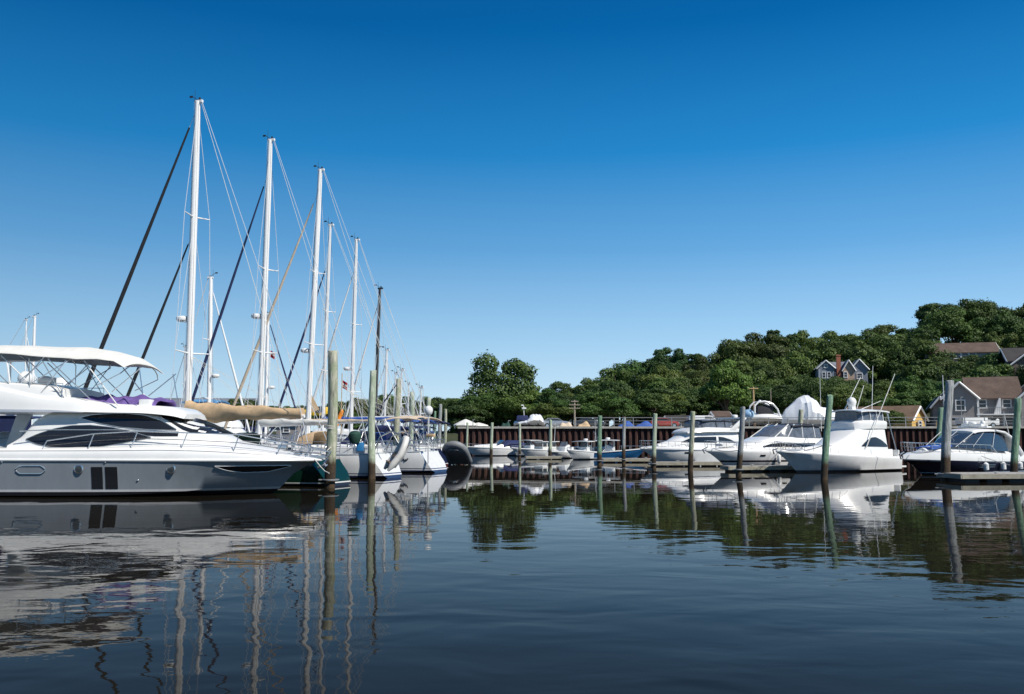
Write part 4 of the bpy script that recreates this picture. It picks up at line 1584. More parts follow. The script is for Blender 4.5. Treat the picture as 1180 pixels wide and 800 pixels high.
mb.tube([(15.15, -.14, 1.0), (15.02, 0, 0.9), (15.15, .14, 1.0)], 0.035, 6)
mb.build('anchor', M['steel'], ya)
mb = MB()
mb.box((13.6, 0.0, 1.6), (0.3, 0.24, 0.18))
for px_ in (332, 345, 292):
    mb.box((ax(px_, 32), -0.45, az(523, 32)), (0.26, 0.05, 0.06))
mb.build('windlass', M['steel'], ya, bevel=0.01)
# aft cockpit furniture as seen under the flybridge
mb = MB()
mb.box((1.2, 0, 1.95), (0.9, 3.4, 0.75))
mb.build('cockpit_sofa', M['seat'], ya, bevel=0.08)
for sg in (-1, 1):
    mb = MB()
    mb.prism([(ax(-60), 1.5), (ax(-48), 1.5), (ax(-25), 2.9), (ax(-45), 2.9)], sg * 1.72 - .05, sg * 1.72 + .05, 'xz')
    mb.build('flybridge_support', M['gel'], ya, smooth=False)
mb = MB()
mb.box((-0.55, 0, 0.32), (1.2, 3.7, 0.14))
mb.build('swim_platform', M['teak'], ya, bevel=0.03)
mb = MB()
for z in (0.55, 0.75, 0.95):
    pass
mooring = MB()
mooring.tube([(14.8, -0.3, 1.2), (15.05, -0.5, 0.95), (15.25, -0.7, 0.8), (15.45, -1.0, 0.75)], 0.02, 6)
mooring.build('mooring_line', M['rope'], ya)


# ------------------------------------------------------------------ sailing yachts
HULLC = {
    'white': ([(0.03, (0.03, 0.04, 0.08)), (0.14, (0.03, 0.04, 0.08)), (0.19, (0.7, 0.7, 0.7)), (0.24, (0.05, 0.06, 0.10))], (0.74, 0.74, 0.72)),
    'green': ([(0.03, (0.02, 0.02, 0.02)), (0.10, (0.02, 0.02, 0.02)), (0.15, (0.6, 0.6, 0.55))], (0.004, 0.028, 0.016)),
    'navy': ([(0.03, (0.08, 0.02, 0.02)), (0.12, (0.08, 0.02, 0.02)), (0.17, (0.6, 0.6, 0.6))], (0.012, 0.02, 0.06)),
    'cream': ([(0.03, (0.05, 0.01, 0.01)), (0.12, (0.05, 0.01, 0.01)), (0.2, (0.02, 0.05, 0.18))], (0.70, 0.67, 0.60)),
}
for k_, (b_, t_) in HULLC.items():
    M['hull_' + k_] = banded('sail_hull_' + k_, b_, t_, 0.25, 0, 0.3)


def sail_rows(L, B, fs, fb):
    rows = []
    for u, wy, over in ((0, .62, 0), (.06, .70, 0), (.15, .82, 0), (.3, .96, 0), (.45, 1.0, 0), (.6, .93, 0), (.75, .70, 0), (.87, .42, 0), (.95, .18, 0), (1.0, .015, 0)):
        y = B / 2 * wy
        zs = fs + (fb - fs) * u ** 1.5 - 0.1 * math.sin(PI * u)
        x = u * L
        rk = 0.95 * u ** 6
        st = 0.75 * (1 - u) ** 10
        wl_ = wy * (0.90 if u > .05 else 0.8) * (1 - 0.3 * u ** 3)
        up = 0.12 * (1 - u) ** 6 + 0.25 * u ** 14
        rows.append([(x - rk + 0, 0, -.5 + up * 3), (x - rk * .95, B / 2 * wl_ * .6, -.32 + up * 2.2), (x - rk * .85 + st * .1, B / 2 * wl_, 0.0 + up), (x - rk * .45 + st * .45, lerp(B / 2 * wl_, y, .75), zs * .5),
                     (x + st * .9, y * 1.0, zs * .86), (x + st, y * .985, zs)])
    return rows


def sailboat(label, pb, ps, Y, mast, stay=(None, None, None), hullc='white', cover='tan', sail='black', B=3.7, fs=1.15, fb=1.5, radar=None, spreaders=(), mastw=0.115,
             sparm='alu', stay_r=0.065, details=True, wires=True, rz=None, inner=None, boom_z=None, boom_len=None, dodger='navy', bimini=None, group=None, cover_r=0.32, z_cab=.45, backstay=2, yaw=20):
    """pb, ps: photo columns of bow and stern; mast: (column at deck, column and row of its head)."""
    sgn = 1 if pb > ps else -1
    tn = math.tan(R(yaw)) if sgn < 0 else math.tan(R(yaw * .5))
    cs = math.cos(math.atan(tn))
    xm = (mast[0] - CX) * Y / FPX

    def along(px):
        k = (px - CX) / FPX
        return (k * Y - xm) / (1 + k * tn)
    ss = along(ps)
    xs = xm + ss
    ysn = Y - ss * tn
    fx = lambda px: (along(px) - ss) * sgn / cs
    L = fx(pb)
    t = thing('sailboat', label, 'sailboat', (xs, ysn, 0), -math.atan(tn) if sgn > 0 else PI - math.atan(tn), group)
    lo = Loft(sail_rows(L, B, fs, fb), 4, 1)
    lo.build('hull', M['hull_' + hullc], t, 50)
    rb = MB()
    for sg in (-1, 1):
        rb.tube([(p[-1].x, p[-1].y * sg, p[-1].z + 0.01) for p in lo.rows], 0.03, 6)
    rb.build('toe_rail', M['teak'] if hullc != 'white' else M['alu_grey'], t)
    # deck
    dr = []
    for r_ in lo.rows[::3] + [lo.rows[-1]]:
        p = r_[-1]
        dr.append([(p.x, p.y * .98, p.z - 0.02), (p.x, p.y * .97, p.z + .01), (p.x, p.y * .5, p.z + 0.05), (p.x, 0, p.z + 0.07)])
    Loft(dr, 1).build('deck', M['nonskid'] if details else M['gel'], t)
    zd = lambda u: fs + (fb - fs) * u ** 1.5 - 0.1 * math.sin(PI * u)
    # coachroof
    cr_ = []
    for u, h, w in ((.34, .42, .29), (.42, .46, .31), (.52, .42, .31), (.62, .32, .27), (.70, .16, .20), (.74, .03, .12)):
        cr_.append((u * L, zd(u) - 0.02, zd(u) + h * z_cab / .45, B * w * 1.05, B * w, .04))
    cl = Loft(cabin_rows(cr_, .1), 3)
    cl.build('coachroof', M['gel'], t, 50)
    if details:
        for a, b in ((.37, .47), (.50, .56), (.58, .63)):
            za = zd(.5)
            patch(cl, 'cabin_window', M['glass'], t, (a * L, b * L), [(0, za + .13), (99, za + .10)], [(0, za + .28), (99, za + .25)], n=5, nz=2)
    # cockpit coamings and seats
    mb = MB()
    for sg in (-1, 1):
        mb.box((.21 * L, sg * B * .29, zd(.2) + .17), (.26 * L, .22, .36))
    mb.box((.075 * L, 0, zd(.1) + .14), (.10, B * .5, .25))
    mb.build('cockpit_coaming', M['gel'], t, bevel=.05)
    if details:
        mb = MB()
        mb.tube([(.15 * L, 0, zd(.1)), (.15 * L, 0, zd(.1) + .75)], .09, 8)
        R_ = .42
        mb.tube([(.14 * L, R_ * math.cos(a * PI / 8), zd(.1) + .75 + R_ * math.sin(a * PI / 8)) for a in range(17)], .02, 6)
        for a in range(3):
            c_, s_ = math.cos(a * PI / 3), math.sin(a * PI / 3)
            mb.tube([(.14 * L, -R_ * c_, zd(.1) + .75 - R_ * s_), (.14 * L, R_ * c_, zd(.1) + .75 + R_ * s_)], .01, 5)
        mb.build('steering_wheel', M['steel'], t)
        for sg in (-1, 1):
            for u in (.24, .31):
                MB().lathe([(.09, 0), (.06, .05), (.05, .13), (.085, .16), (.085, .19), (.02, .2)], (u * L, sg * B * .29, zd(.2) + .35), 10).build('winch', M['steel'], t)
        if dodger:
            zc_ = zd(.36) + .40
            mb = MB()
            mb.sheet(lambda u, v: (lerp(.30 * L, .30 * L + 1.35, u), lerp(-B * .28, B * .28, v), zc_ + .72 * (1 - u ** 2.2) * (1 - .28 * abs(2 * v - 1) ** 4) * (1 if 0 < v < 1 else .12)), 8, 12, .03)
            dd = mb.build('spray_dodger', M[dodger], t, angle=70)
            mb = MB()
            mb.sheet(lambda u, v: (.30 * L + 1.42 - .62 * u, lerp(-B * .2, B * .2, v), zc_ + .06 + .46 * u), 3, 4, .02)
            mb.build('clear_window', M['vinyl'], dd)
        if bimini:
            zb = zd(.1) + 2.05
            canopy(t, 'cockpit_bimini', M[bimini], .04 * L, .04 * L + 2.3, B * .36, zb, .16, .12)
            for xx in (.05 * L, .05 * L + 1.1, .04 * L + 2.2):
                mb = MB()
                mb.tube([(.04 * L + 1.1, -B * .38, zd(.1) + .2), (xx, -B * .36, zb - .2), (xx, 0, zb - 0.04), (xx, B * .36, zb - .2), (.04 * L + 1.1, B * .38, zd(.1) + .2)], .015, 6)
                mb.build('bimini_frame', M['steel'], t)
        # hatches
        for u in (.66, .8):
            MB().box((u * L, 0, zd(u) + (.24 if u < .7 else .10)), (.5, .5, .05)).build('hatch', M['glass'], t, bevel=.01)
    # stanchions and lifelines
    hh = .62
    for sg in (-1, 1):
        pts, bs = [], []
        for u in (.10, .22, .34, .46, .58, .70, .82, .92):
            q = lo.rows[min(len(lo.rows) - 1, int(u * (len(lo.rows) - 1)))][-1]
            bs.append(Vector((q.x, sg * max(.05, q.y - .05), q.z)))
            pts.append(Vector((q.x, sg * max(.05, q.y - .05), q.z + hh)))
        rail(t, pts, bs, .011, True, 'lifeline')
    q = lo.rows[-1][-1]
    pp = [Vector((L * .92, .30, q.z + hh)), Vector((L * .985, .16, q.z + hh + .04)), Vector((L * 1.01, 0, q.z + hh + .05)), Vector((L * .985, -.16, q.z + hh + .04)), Vector((L * .92, -.30, q.z + hh))]
    rail(t, pp, [Vector((p.x - .08, p.y * .8, q.z)) for p in pp], .018, True, 'bow_pulpit')
    w0 = B / 2 * .62
    pp = [Vector((L * .10, w0 * 1.1, zd(0) + hh)), Vector((.75, w0, zd(0) + hh)), Vector((.68, w0 * .4, zd(0) + hh)), Vector((.68, -w0 * .4, zd(0) + hh)), Vector((.75, -w0, zd(0) + hh)), Vector((L * .10, -w0 * 1.1, zd(0) + hh))]
    rail(t, pp, [Vector((p.x + .05, p.y, zd(0))) for p in pp], .018, True, 'stern_pushpit')
    # mast
    mpx, hpx, hpy = mast
    hx, hz = pix(hpx, hpy, Y)
    mx = fx(mpx)
    hx = mx + (hx - xm) * sgn / cs
    zb = zd(.5) + .3
    hz -= 0.05
    mb = MB()
    mb.tube([(mx, 0, zb - .3), (lerp(mx, hx, .8), 0, lerp(zb, hz, .8)), (hx, 0, hz)], [mastw, mastw, mastw * .78], 12)
    mb.box((hx - .05, 0, hz), (.42, .12, .12))
    mo = mb.build('mast', M[sparm], t)
    mb = MB()
    mb.tube([(hx + .12, .06, hz), (hx + .12, .06, hz + .55)], [.014, .006], 5)
    mb.tube([(hx - .05, -.05, hz + .05), (hx + .32, -.05, hz + .28), (hx + .45, -.05, hz + .26)], .012, 5)
    mb.box((hx + .42, -.05, hz + .30), (.18, .02, .09))
    mb.box((hx - .1, 0, hz + .12), (.07, .07, .12))
    mb.build('masthead_gear', M['black'], mo, smooth=False)
    mz = lambda f: Vector((lerp(mx, hx, f), 0, lerp(zb, hz, f)))
    spts = []
    for f, w in spreaders:
        p = mz(f)
        for sg in (-1, 1):
            e = Vector((p.x - .18, sg * w, p.z + .06))
            MB().tube([p, e], [.045, .025], 6).build('spreader', M[sparm if sparm == 'alu' else 'black_spar'], mo)
        spts.append((p, w, f))
    if wires:
        r_ = 0.0145
        cb = [Vector((mx - .25, sg * B * .44, zd(.5))) for sg in (-1, 1)]
        for i, sg in enumerate((-1, 1)):
            path = [cb[i]] + [Vector((p.x - .18, sg * w, p.z + .06)) for p, w, f in spts] + [mz(.985)]
            MB().tube(path, r_, 5).build('shroud', M['wire'], mo)
            if spts:
                p, w, f = spts[0]
                MB().tube([Vector((mx - .55, sg * B * .43, zd(.5))), mz(f * .97)], r_, 5).build('shroud', M['wire'], mo)
                if len(spts) > 1:
                    MB().tube([Vector((spts[0][0].x - .18, sg * spts[0][1], spts[0][0].z)), mz(spts[1][2] * .98)], r_, 5).build('shroud', M['wire'], mo)
        top = Vector((hx - .22, 0, hz))
        if backstay == 2:
            split = top.lerp(Vector((.8, 0, zd(0))), .72)
            MB().tube([top, split], r_, 5).build('backstay', M['wire'], mo)
            for sg in (-1, 1):
                MB().tube([split, (.85, sg * w0 * .8, zd(0))], r_, 5).build('backstay', M['wire'], mo)
            MB().tube([top + Vector((.05, 0, 0)), (L * .16, 0.1, zd(.1) + 2.2)], r_ * .8, 5).build('topping_lift', M['rope'], mo)
        else:
            MB().tube([top, (.8, 0, zd(0))], r_, 5).build('backstay', M['wire'], mo)
    # headsail rolled on its stay
    def furl(a, b, m_, r__, nm='furled_headsail'):
        a, b = Vector(a), Vector(b)
        mb_ = MB()
        n_ = 14
        mb_.tube([a.lerp(b, .02 + .92 * i / n_) for i in range(n_ + 1)], [r__ * (.55 + .75 * math.sin(PI * min(1, (.12 + i / n_ * .88)) ** .7) * (1.05 if i % 2 else .95)) for i in range(n_ + 1)], 8)
        f_ = mb_.build(nm, m_, t)
        mb_ = MB()
        mb_.tube([a, b], .012, 5)
        mb_.lathe([(.02, 0), (.12, .03), (.12, .12), (.03, .15)], tuple(a.lerp(b, .015)), 10)
        mb_.build('forestay', M['wire'], f_)
    if stay[0] is not None:
        f = stay[0]
        furl((L * .97, 0, fb + .1), mz(f), M[sail], stay_r)
    if inner:
        furl((inner[0] * L, 0, zd(inner[0]) + .12), mz(inner[1]), M[inner[2]], stay_r * .8, 'furled_staysail')
    if radar is not None:
        p = mz(radar)
        mb = MB()
        mb.box((p.x + .22, 0, p.z - .06), (.35, .2, .05))
        br = mb.build('radar_bracket', M['alu'], mo)
        radome(br, (p.x + .45, 0, p.z), .28, .2)
    # boom and its sail cover
    bz = boom_z or zb + .95
    bl_ = boom_len or L * .36
    mb = MB()
    mb.tube([(mx - .12, 0, bz), (mx - bl_, 0, bz + .10)], .075, 8)
    mb.tube([(mx - .1, 0, zb + .1), (mx - 1.1, 0, bz)], .03, 6)
    bo = mb.build('boom', M['alu'] if sparm == 'alu' else M['black_spar'], t)
    if cover:
        mb = MB()
        rows = []
        n_ = 26
        vv_, ff_ = [], []
        K = 14
        for i in range(n_ + 1):
            u = i / n_
            h = cover_r * 1.55 * (1 - .62 * u ** .75)
            w = cover_r * .55 * (1 - .35 * u)
            for k in range(K):
                a = 2 * PI * k / K
                fold = 1 + .12 * math.sin(u * 17 + a * 2) + .09 * math.sin(u * 37 - a * 3)
                vv_.append((mx - .02 - u * (bl_ - .1), w * math.cos(a) * fold, bz + .10 * u + h * .42 + h * .62 * math.sin(a) * (1 + .05 * math.sin(u * 11 + a)) * fold))
        for i in range(n_):
            for k in range(K):
                k2 = (k + 1) % K
                ff_.append((i * K + k, i * K + k2, (i + 1) * K + k2, (i + 1) * K + k))
        ff_.append(tuple(range(K)))
        ff_.append(tuple(n_ * K + k for k in reversed(range(K))))
        mb.add(vv_, ff_)
        mb.build('sail_cover', M[cover], bo, angle=80)
    if wires and spts:
        p = spts[0][0]
        for sg in (-1, 1):
            for q in (.35, .65, .92):
                MB().tube([Vector((p.x - .05, sg * .08, p.z - .1)), Vector((mx - bl_ * q, sg * .12, bz + .2))], .006, 4).build('lazy_jack', M['rope'], bo)
            MB().tube([Vector((mx + sg * .16, .10, zb + .2)), Vector((hx + sg * .13, .08, hz - .1))], .007, 4).build('halyard', M['rope'], mo)
    return t, L, fx, zd, mz, sgn, xs


s1, L1, fx1, zd1, mz1, g1, xs1 = sailboat('green hulled sailboat with a thick tan sail cover and the tallest white mast', 66, 395, 40.4, (217, 228, 116), (.985, 0, 0), 'green', 'tan', 'black', radar=.365,
    spreaders=((.27, 1.15), (.66, .85)), mastw=.155, stay_r=.074, inner=(.80, .62, 'black'), boom_len=6.0, boom_z=2.75, cover_r=.52, dodger='green_canvas', bimini=None, fs=1.05, fb=1.45)
s2, L2, fx2, zd2, mz2, g2, xs2 = sailboat('white sailboat with a grey striped scooped stern and a davit dinghy, second tallest mast', 200, 456, 47.2, (300, 312, 161), (.90, 0, 0), 'white', 'white_canvas', 'navy', radar=.415,
    spreaders=((.30, 1.1), (.57, .9)), mastw=.15, stay_r=.062, boom_len=4.4, boom_z=2.55, cover_r=.26, dodger='tan', bimini=None)
s3, L3, fx3, zd3, mz3, g3, xs3 = sailboat('white sailboat with dark script on its quarter, a tan bimini and a tan rolled headsail', 247, 509, 54.5, (355, 370, 196), (.93, 0, 0), 'white', 'tan_pale', 'tan_pale', radar=.335,
    spreaders=((.36, 1.1), (.62, .85)), mastw=.16, stay_r=.072, boom_len=4.6, boom_z=2.75, cover_r=.2, dodger='navy', bimini='tan_pale', B=4.0)
s4, L4, fx4, zd4, mz4, g4, xs4 = sailboat('cream sailboat with a navy rolled headsail and slim mast, beyond the tan bimini boat', 304, 500, 60.5, (372, 381, 259), (.84, 0, 0), 'cream', 'blue', 'navy',
    spreaders=((.33, 1.0), (.60, .8)), radar=None, mastw=.11, boom_z=3.0, boom_len=5.0, cover_r=.2, dodger='blue', bimini='blue')
s5, L5, fx5, zd5, mz5, g5, xs5 = sailboat('sailboat with a white rolled headsail and radar dome on the fifth mast, grey boom', 342, 512, 65, (405, 411, 276), (.87, 0, 0), 'navy', None, 'gel', radar=.36,
    spreaders=((.25, 1.0), (.58, .8)), mastw=.13, boom_z=3.3, boom_len=4.8, dodger='navy', bimini='navy')
s6, L6, fx6, zd6, mz6, g6, xs6 = sailboat('sailboat with a slender black mast and a white rolled headsail', 388, 518, 71, (432, 438, 332), (.93, 0, 0), 'white', 'navy', 'gel',
    spreaders=((.30, .9), (.62, .7)), sparm='black_spar', mastw=.13, dodger='navy', bimini='navy', B=3.2)
sailboat('small sailboat with a short white mast and plain stays beyond the black mast', 414, 500, 85, (443, 446, 403), (.9, 0, 0), 'white', 'navy', 'gel', spreaders=((.5, .7),), mastw=.12, B=2.8, details=False, fs=.9, fb=1.1)
sailboat('small far sailboat whose thin white mast rises just left of the dark topped piling', 425, 495, 92, (455, 456, 430), (.9, 0, 0), 'navy', 'blue', 'gel', spreaders=((.5, .6),), mastw=.09, B=2.6, details=False, fs=.9, fb=1.1)
sailboat('bow-right sailboat with a white rolled headsail, mast between the two tallest masts', 296, 170, 62, (242, 243, 319), (.96, 0, 0), 'white', 'blue', 'gel', radar=.40, spreaders=((.27, .9), (.62, .7)), mastw=.14, dodger='sky_blue', B=3.4)
sailboat('bow-right sailboat whose dark rolled headsail crosses another behind the tan sail cover', 356, 262, 76, (307, 309, 361), (.97, 0, 0), 'white', 'navy', 'navy', radar=.42, spreaders=((.35, .8),), mastw=.13, B=3.1, details=False)
sailboat('far sailboat, thicker mast of the pair above the left end of the yacht bimini', 95, -30, 96, (38, 40, 364), (.55, 0, 0), 'white', 'white_canvas', 'gel', spreaders=((.5, .8),), mastw=.14, B=3.2, details=False)
sailboat('far sailboat, thinner mast of the pair above the left end of the yacht bimini', 60, -60, 101, (30, 30, 368), (.9, 0, 0), 'white', 'white_canvas', 'gel', spreaders=((.5, .8),), mastw=.07, B=3.2, details=False)
sailboat('far sailboat whose short thin mast stands close against the foot of the tallest mast', 130, 245, 88, (213, 213, 399), (None, 0, 0), 'white', 'blue', 'gel', spreaders=((.6, .7),), mastw=.08, B=2.8, details=False)
sailboat('distant sailboat with a thin mast just right of the piling behind the tan bimini', 440, 510, 98, (470, 471, 442), (None, 0, 0), 'white', 'white_canvas', 'gel', spreaders=((.5, .6),), mastw=.06, B=2.6, details=False, fs=.9, fb=1.1)

# script lettering and cove stripe on the third boat's quarter (visible side is its port side, local y > 0)
def world_side(t, sgn):
    return 1 if sgn < 0 else -1


lo3 = Loft(sail_rows(L3, 4.0, 1.15, 1.5), 4)
mb = MB()
rg = random.Random(5)
for row_, (u0_, u1_, z_) in enumerate((((462, 480, 523.5)), (462, 484, 529.5))):
    xx = fx3(u0_)
    pts = []
    k = 0
    x_end = fx3(u1_)
    stp = (x_end - xx) / 34
    for k in range(35):
        x = xx + stp * k
        z = az(z_, 51.0) + .07 * math.sin(k * 1.9) * (1.6 if k % 11 == 0 else 1) + .03 * math.sin(k * .8)
        p, nn = lo3.side(x, z)
        pts.append((p.x, p.y + .012, p.z))
    mb.tube(pts, .03, 4)
mb.build('script_lettering', M['black'], s3)
mb = MB()
mb.box((fx3(505), 1.25, 2.1), (.06, .06, 3.2))
pl = mb.build('stern_pole', M['gel'], s3, smooth=False)
globe(pl, (fx3(505), 1.25, 3.45), .24)
mb = MB()
mb.box((fx3(507), 1.2, 2.05), (.5, .25, .18))
mb.build('outboard_cover', M['tan'], pl, bevel=.05)

# things hung on the stern of the second boat
def grill(label, x, y, z, m_, r=.27):
    t = thing('covered_grill', label, 'grill', (x, y, z))
    MB().lathe([(.05, -.30), (r * .7, -.26), (r, -.05), (r * .95, .15), (r * .6, .27), (.05, .3)], (0, 0, 0), 14).build('cover', m_, t)
    MB().tube([(0, 0, -.3), (0, 0, -.75)], .03, 6).build('bracket', M['steel'], t)
    return t


x, z = pix(409, 504, 41.8)
grill('dark green cloth covered grill clamped to the rail above the scooped stern', x, 41.8, z, M['green_canvas'], .30)
x, z = pix(415, 515, 42.0)
t = thing('water_jug', 'bright blue jug standing at the stern rail of the white scooped stern boat', 'jug', (x, 42.0, z - .2))
MB().box((0, 0, .2), (.32, .2, .4)).build('body', M['bluebox'], t, bevel=.04)
MB().lathe([(.05, 0), (.05, .06)], (.08, 0, .4), 8).build('cap', M['gel'], t)


def dinghy(label, loc, rot, m_, L=2.7, motor=False, s=1.0, group=None):
    t = thing('inflatable_dinghy', label, 'dinghy', loc, 0, group)
    t.rotation_euler = rot
    r = .22 * s
    w = .62 * s
    mb = MB()
    pts = [(-L / 2, -w, 0)]
    for i in range(5):
        pts.append((lerp(-L / 2 + .3, L / 2 - .9, i / 4), -w, 0))
    for i in range(1, 9):
        a = -PI / 2 + PI * i / 9
        pts.append((L / 2 - .9 + .75 * math.cos(a), w * math.sin(a), .18 * math.cos(a)))
    for i in range(5):
        pts.append((lerp(L / 2 - .9, -L / 2 + .3, i / 4), w, 0))
    pts.append((-L / 2, w, 0))
    mb.tube(pts, [r * .35] + [r] * (len(pts) - 2) + [r * .35], 12)
    mb.build('tubes', m_, t)
    mb = MB()
    mb.prism([(-L / 2 + .3, -w), (L / 2 - .85, -w), (L / 2 - .3, -w * .4), (L / 2 - .3, w * .4), (L / 2 - .85, w), (-L / 2 + .3, w)], -.20, -.10, 'xy')
    mb.build('floor', M['grey_hypalon'], t, smooth=False)
    MB().box((-L / 2 + .35, 0, .0), (.06, 2 * w, .38)).build('transom', M['teak'], t, smooth=False)
    MB().box((-.1, 0, .12), (.25, 2 * w - .1, .04)).build('thwart', M['teak'], t, smooth=False)
    if motor:
        outboard(t, -L / 2 + .3, 0, -.15, .6)
    return t


x, z = pix(462, 523, 42.5)
dinghy('white inflatable dinghy hoisted steeply on davits at the scooped stern', (x, 41.6, z), (R(6), R(-52), R(14)), M['pale_hypalon'], 1.8, s=.68)
mb = MB()
for y_ in (-.6, .6):
    mb2 = MB()
    mb2.tube([(.9, y_, 1.1), (.5, y_, 2.0), (-.1, y_, 2.25), (-.5, y_, 2.1)], .04, 8)
    mb2.build('davit', M['steel'], s2)
x, y_ = wat(526, 536)
dinghy('large charcoal grey inflatable seen bow on, hanging low behind the white lettered hull', (x, y_, .72), (0, R(-30), R(-100)), M['grey_hypalon'], 2.6, s=1.15)


def kayak(label, px, py, Y, L, m_, rz):
    x, z = pix(px, py, Y)
    t = thing('kayak', label, 'kayak', (x, Y, z), rz)
    rows = []
    for u in (0, .1, .3, .5, .7, .9, 1):
        w = .32 * math.sin(PI * min(.98, max(.02, u))) ** .6 + .01
        rows.append([((u - .5) * L, 0, -.15 + .2 * abs(2 * u - 1) ** 3), ((u - .5) * L, w, 0 + .15 * abs(2 * u - 1) ** 3), ((u - .5) * L, w * .6, .12), ((u - .5) * L, 0, .15)])
    Loft(rows, 3).build('body', m_, t)
    MB().lathe([(.25, 0), (.27, .05), (.22, .06)], (0, 0, .14), 14).build('cockpit_rim', M['black'], t)
    return t


kayak('yellow kayak lashed high on deck between the sailboat masts', 368, 474, 63, 2.5, M['yellow'], R(6)).rotation_euler = (R(60), R(-5), R(4))
x, z = pix(391, 482, 60)
t = thing('fishing_float', 'slim orange marker float standing tilted beside the tall left piling', 'float', (x, 60, z), 0)
t.rotation_euler = (0, R(20), 0)
MB().lathe([(.02, -.6), (.14, -.5), (.16, 0), (.12, .5), (.02, .6)], (0, 0, 0), 12).build('body', M['orange'], t)
MB().tube([(0, 0, -1.4), (0, 0, .9)], .025, 6).build('rod', M['gel'], t)
# burgees
for px_, py_, Y_, lab in ((311, 408, 75, 'small red and white flag flying left of the third mast'), (394, 443, 66, 'small red and white flag on a thin staff just right of the tallest piling')):
    x, z = pix(px_, py_, Y_)
    t = thing('flag', lab, 'flag', (x, Y_, z))
    _, zb_ = pix(px_, 482, Y_)
    MB().tube([(0, 0, zb_ - z - 1.2), (0, 0, .8)], .03, 6).build('staff', M['utility_fresh'] if px_ > 350 else M['gel'], t)
    MB().sheet(lambda u, v: (.05 + .34 * u, .06 * math.sin(u * 7), .3 - .55 * v - .2 * u), 8, 4, .01).build('cloth', M['red'], t)
    MB().sheet(lambda u, v: (.05 + .34 * u, -.03 + .06 * math.sin(u * 7), .12 - .12 * v - .2 * u), 8, 2, .01).build('white_band', M['gel'], t)
# small tan sail scrap
x, z = pix(359, 455, 50.8)
t = thing('storm_sail', 'small triangular tan sail set low between the third mast and the tall piling', 'sail', (x, 50.8, z))
_, z2 = pix(359, 476, 50.8)
MB().prism([(0, 0), (.0, z2 - z), (.45, z2 - z + .2)], -.01, .01, 'xz').build('cloth', M['tan'], t)


# ------------------------------------------------------------------ pilings
def piling(pt, pb, w, label, wood='pile_green', ring=False, rope=None, group='mooring pilings'):
    """pt, pb: photo position of the top and of the foot at the water; w: width in the photo."""
    x, y = wat(*pb)
    r = w / FPX * y / 2
    xt, zt = pix(pt[0], pt[1], y)
    t = thing('mooring_piling', label, 'piling', (x, y, 0), 0, group)
    mb = MB()
    n_ = 14
    rg = random.Random(int(pt[0] * 7 + pt[1]))
    hs_ = []
    ph = rg.uniform(0, 6)
    prof = [(-2.0, 1.12)] + [(lerp(0, zt, i / n_), lerp(1.08, .94, i / n_) + .02 * math.sin(i * 1.7 + ph)) for i in range(n_)] + [(zt - .03, .93), (zt, .80)]
    K = 14
    vv_, ff_ = [], []
    for z_, k_ in prof:
        cx_ = (xt - x) * z_ / zt + r * .16 * math.sin(z_ * 1.1 + ph)
        for k in range(K):
            a = 2 * PI * k / K
            q = r * k_ * (1 + .05 * math.sin(a * 3 + ph) + .02 * math.sin(a * 5 + z_))
            q *= 1 + .035 * rg.uniform(-1, 1)
            vv_.append((cx_ + q * math.cos(a), q * math.sin(a), z_ + (rg.uniform(-.05, .03) if z_ > zt - .05 else 0)))
    m_ = len(prof)
    for i in range(m_ - 1):
        for k in range(K):
            k2 = (k + 1) % K
            ff_.append((i * K + k, i * K + k2, (i + 1) * K + k2, (i + 1) * K + k))
    ff_.append(tuple((m_ - 1) * K + k for k in range(K)))
    mb.add(vv_, ff_)
    mb.build('post', M[wood], t, angle=50)
    if ring:
        mb = MB()
        rr = r * 1.5
        mb.tube([(rr * math.cos(a * PI / 10), rr * math.sin(a * PI / 10), .30) for a in range(21)], .035, 6)
        mb.tube([(-rr * 1.6, .0, .30), (-rr, 0, .30)], .03, 6)
        mb.build('piling_hoop', M['galv'], t)
    if rope is not None:
        mb = MB()
        for i in range(3):
            rr = r * 1.06
            mb.tube([(rr * math.cos(a * PI / 8), rr * math.sin(a * PI / 8), rope + i * .05) for a in range(17)], .022, 5)
        mb.build('rope_wrap', M['rope'], t)
    return t


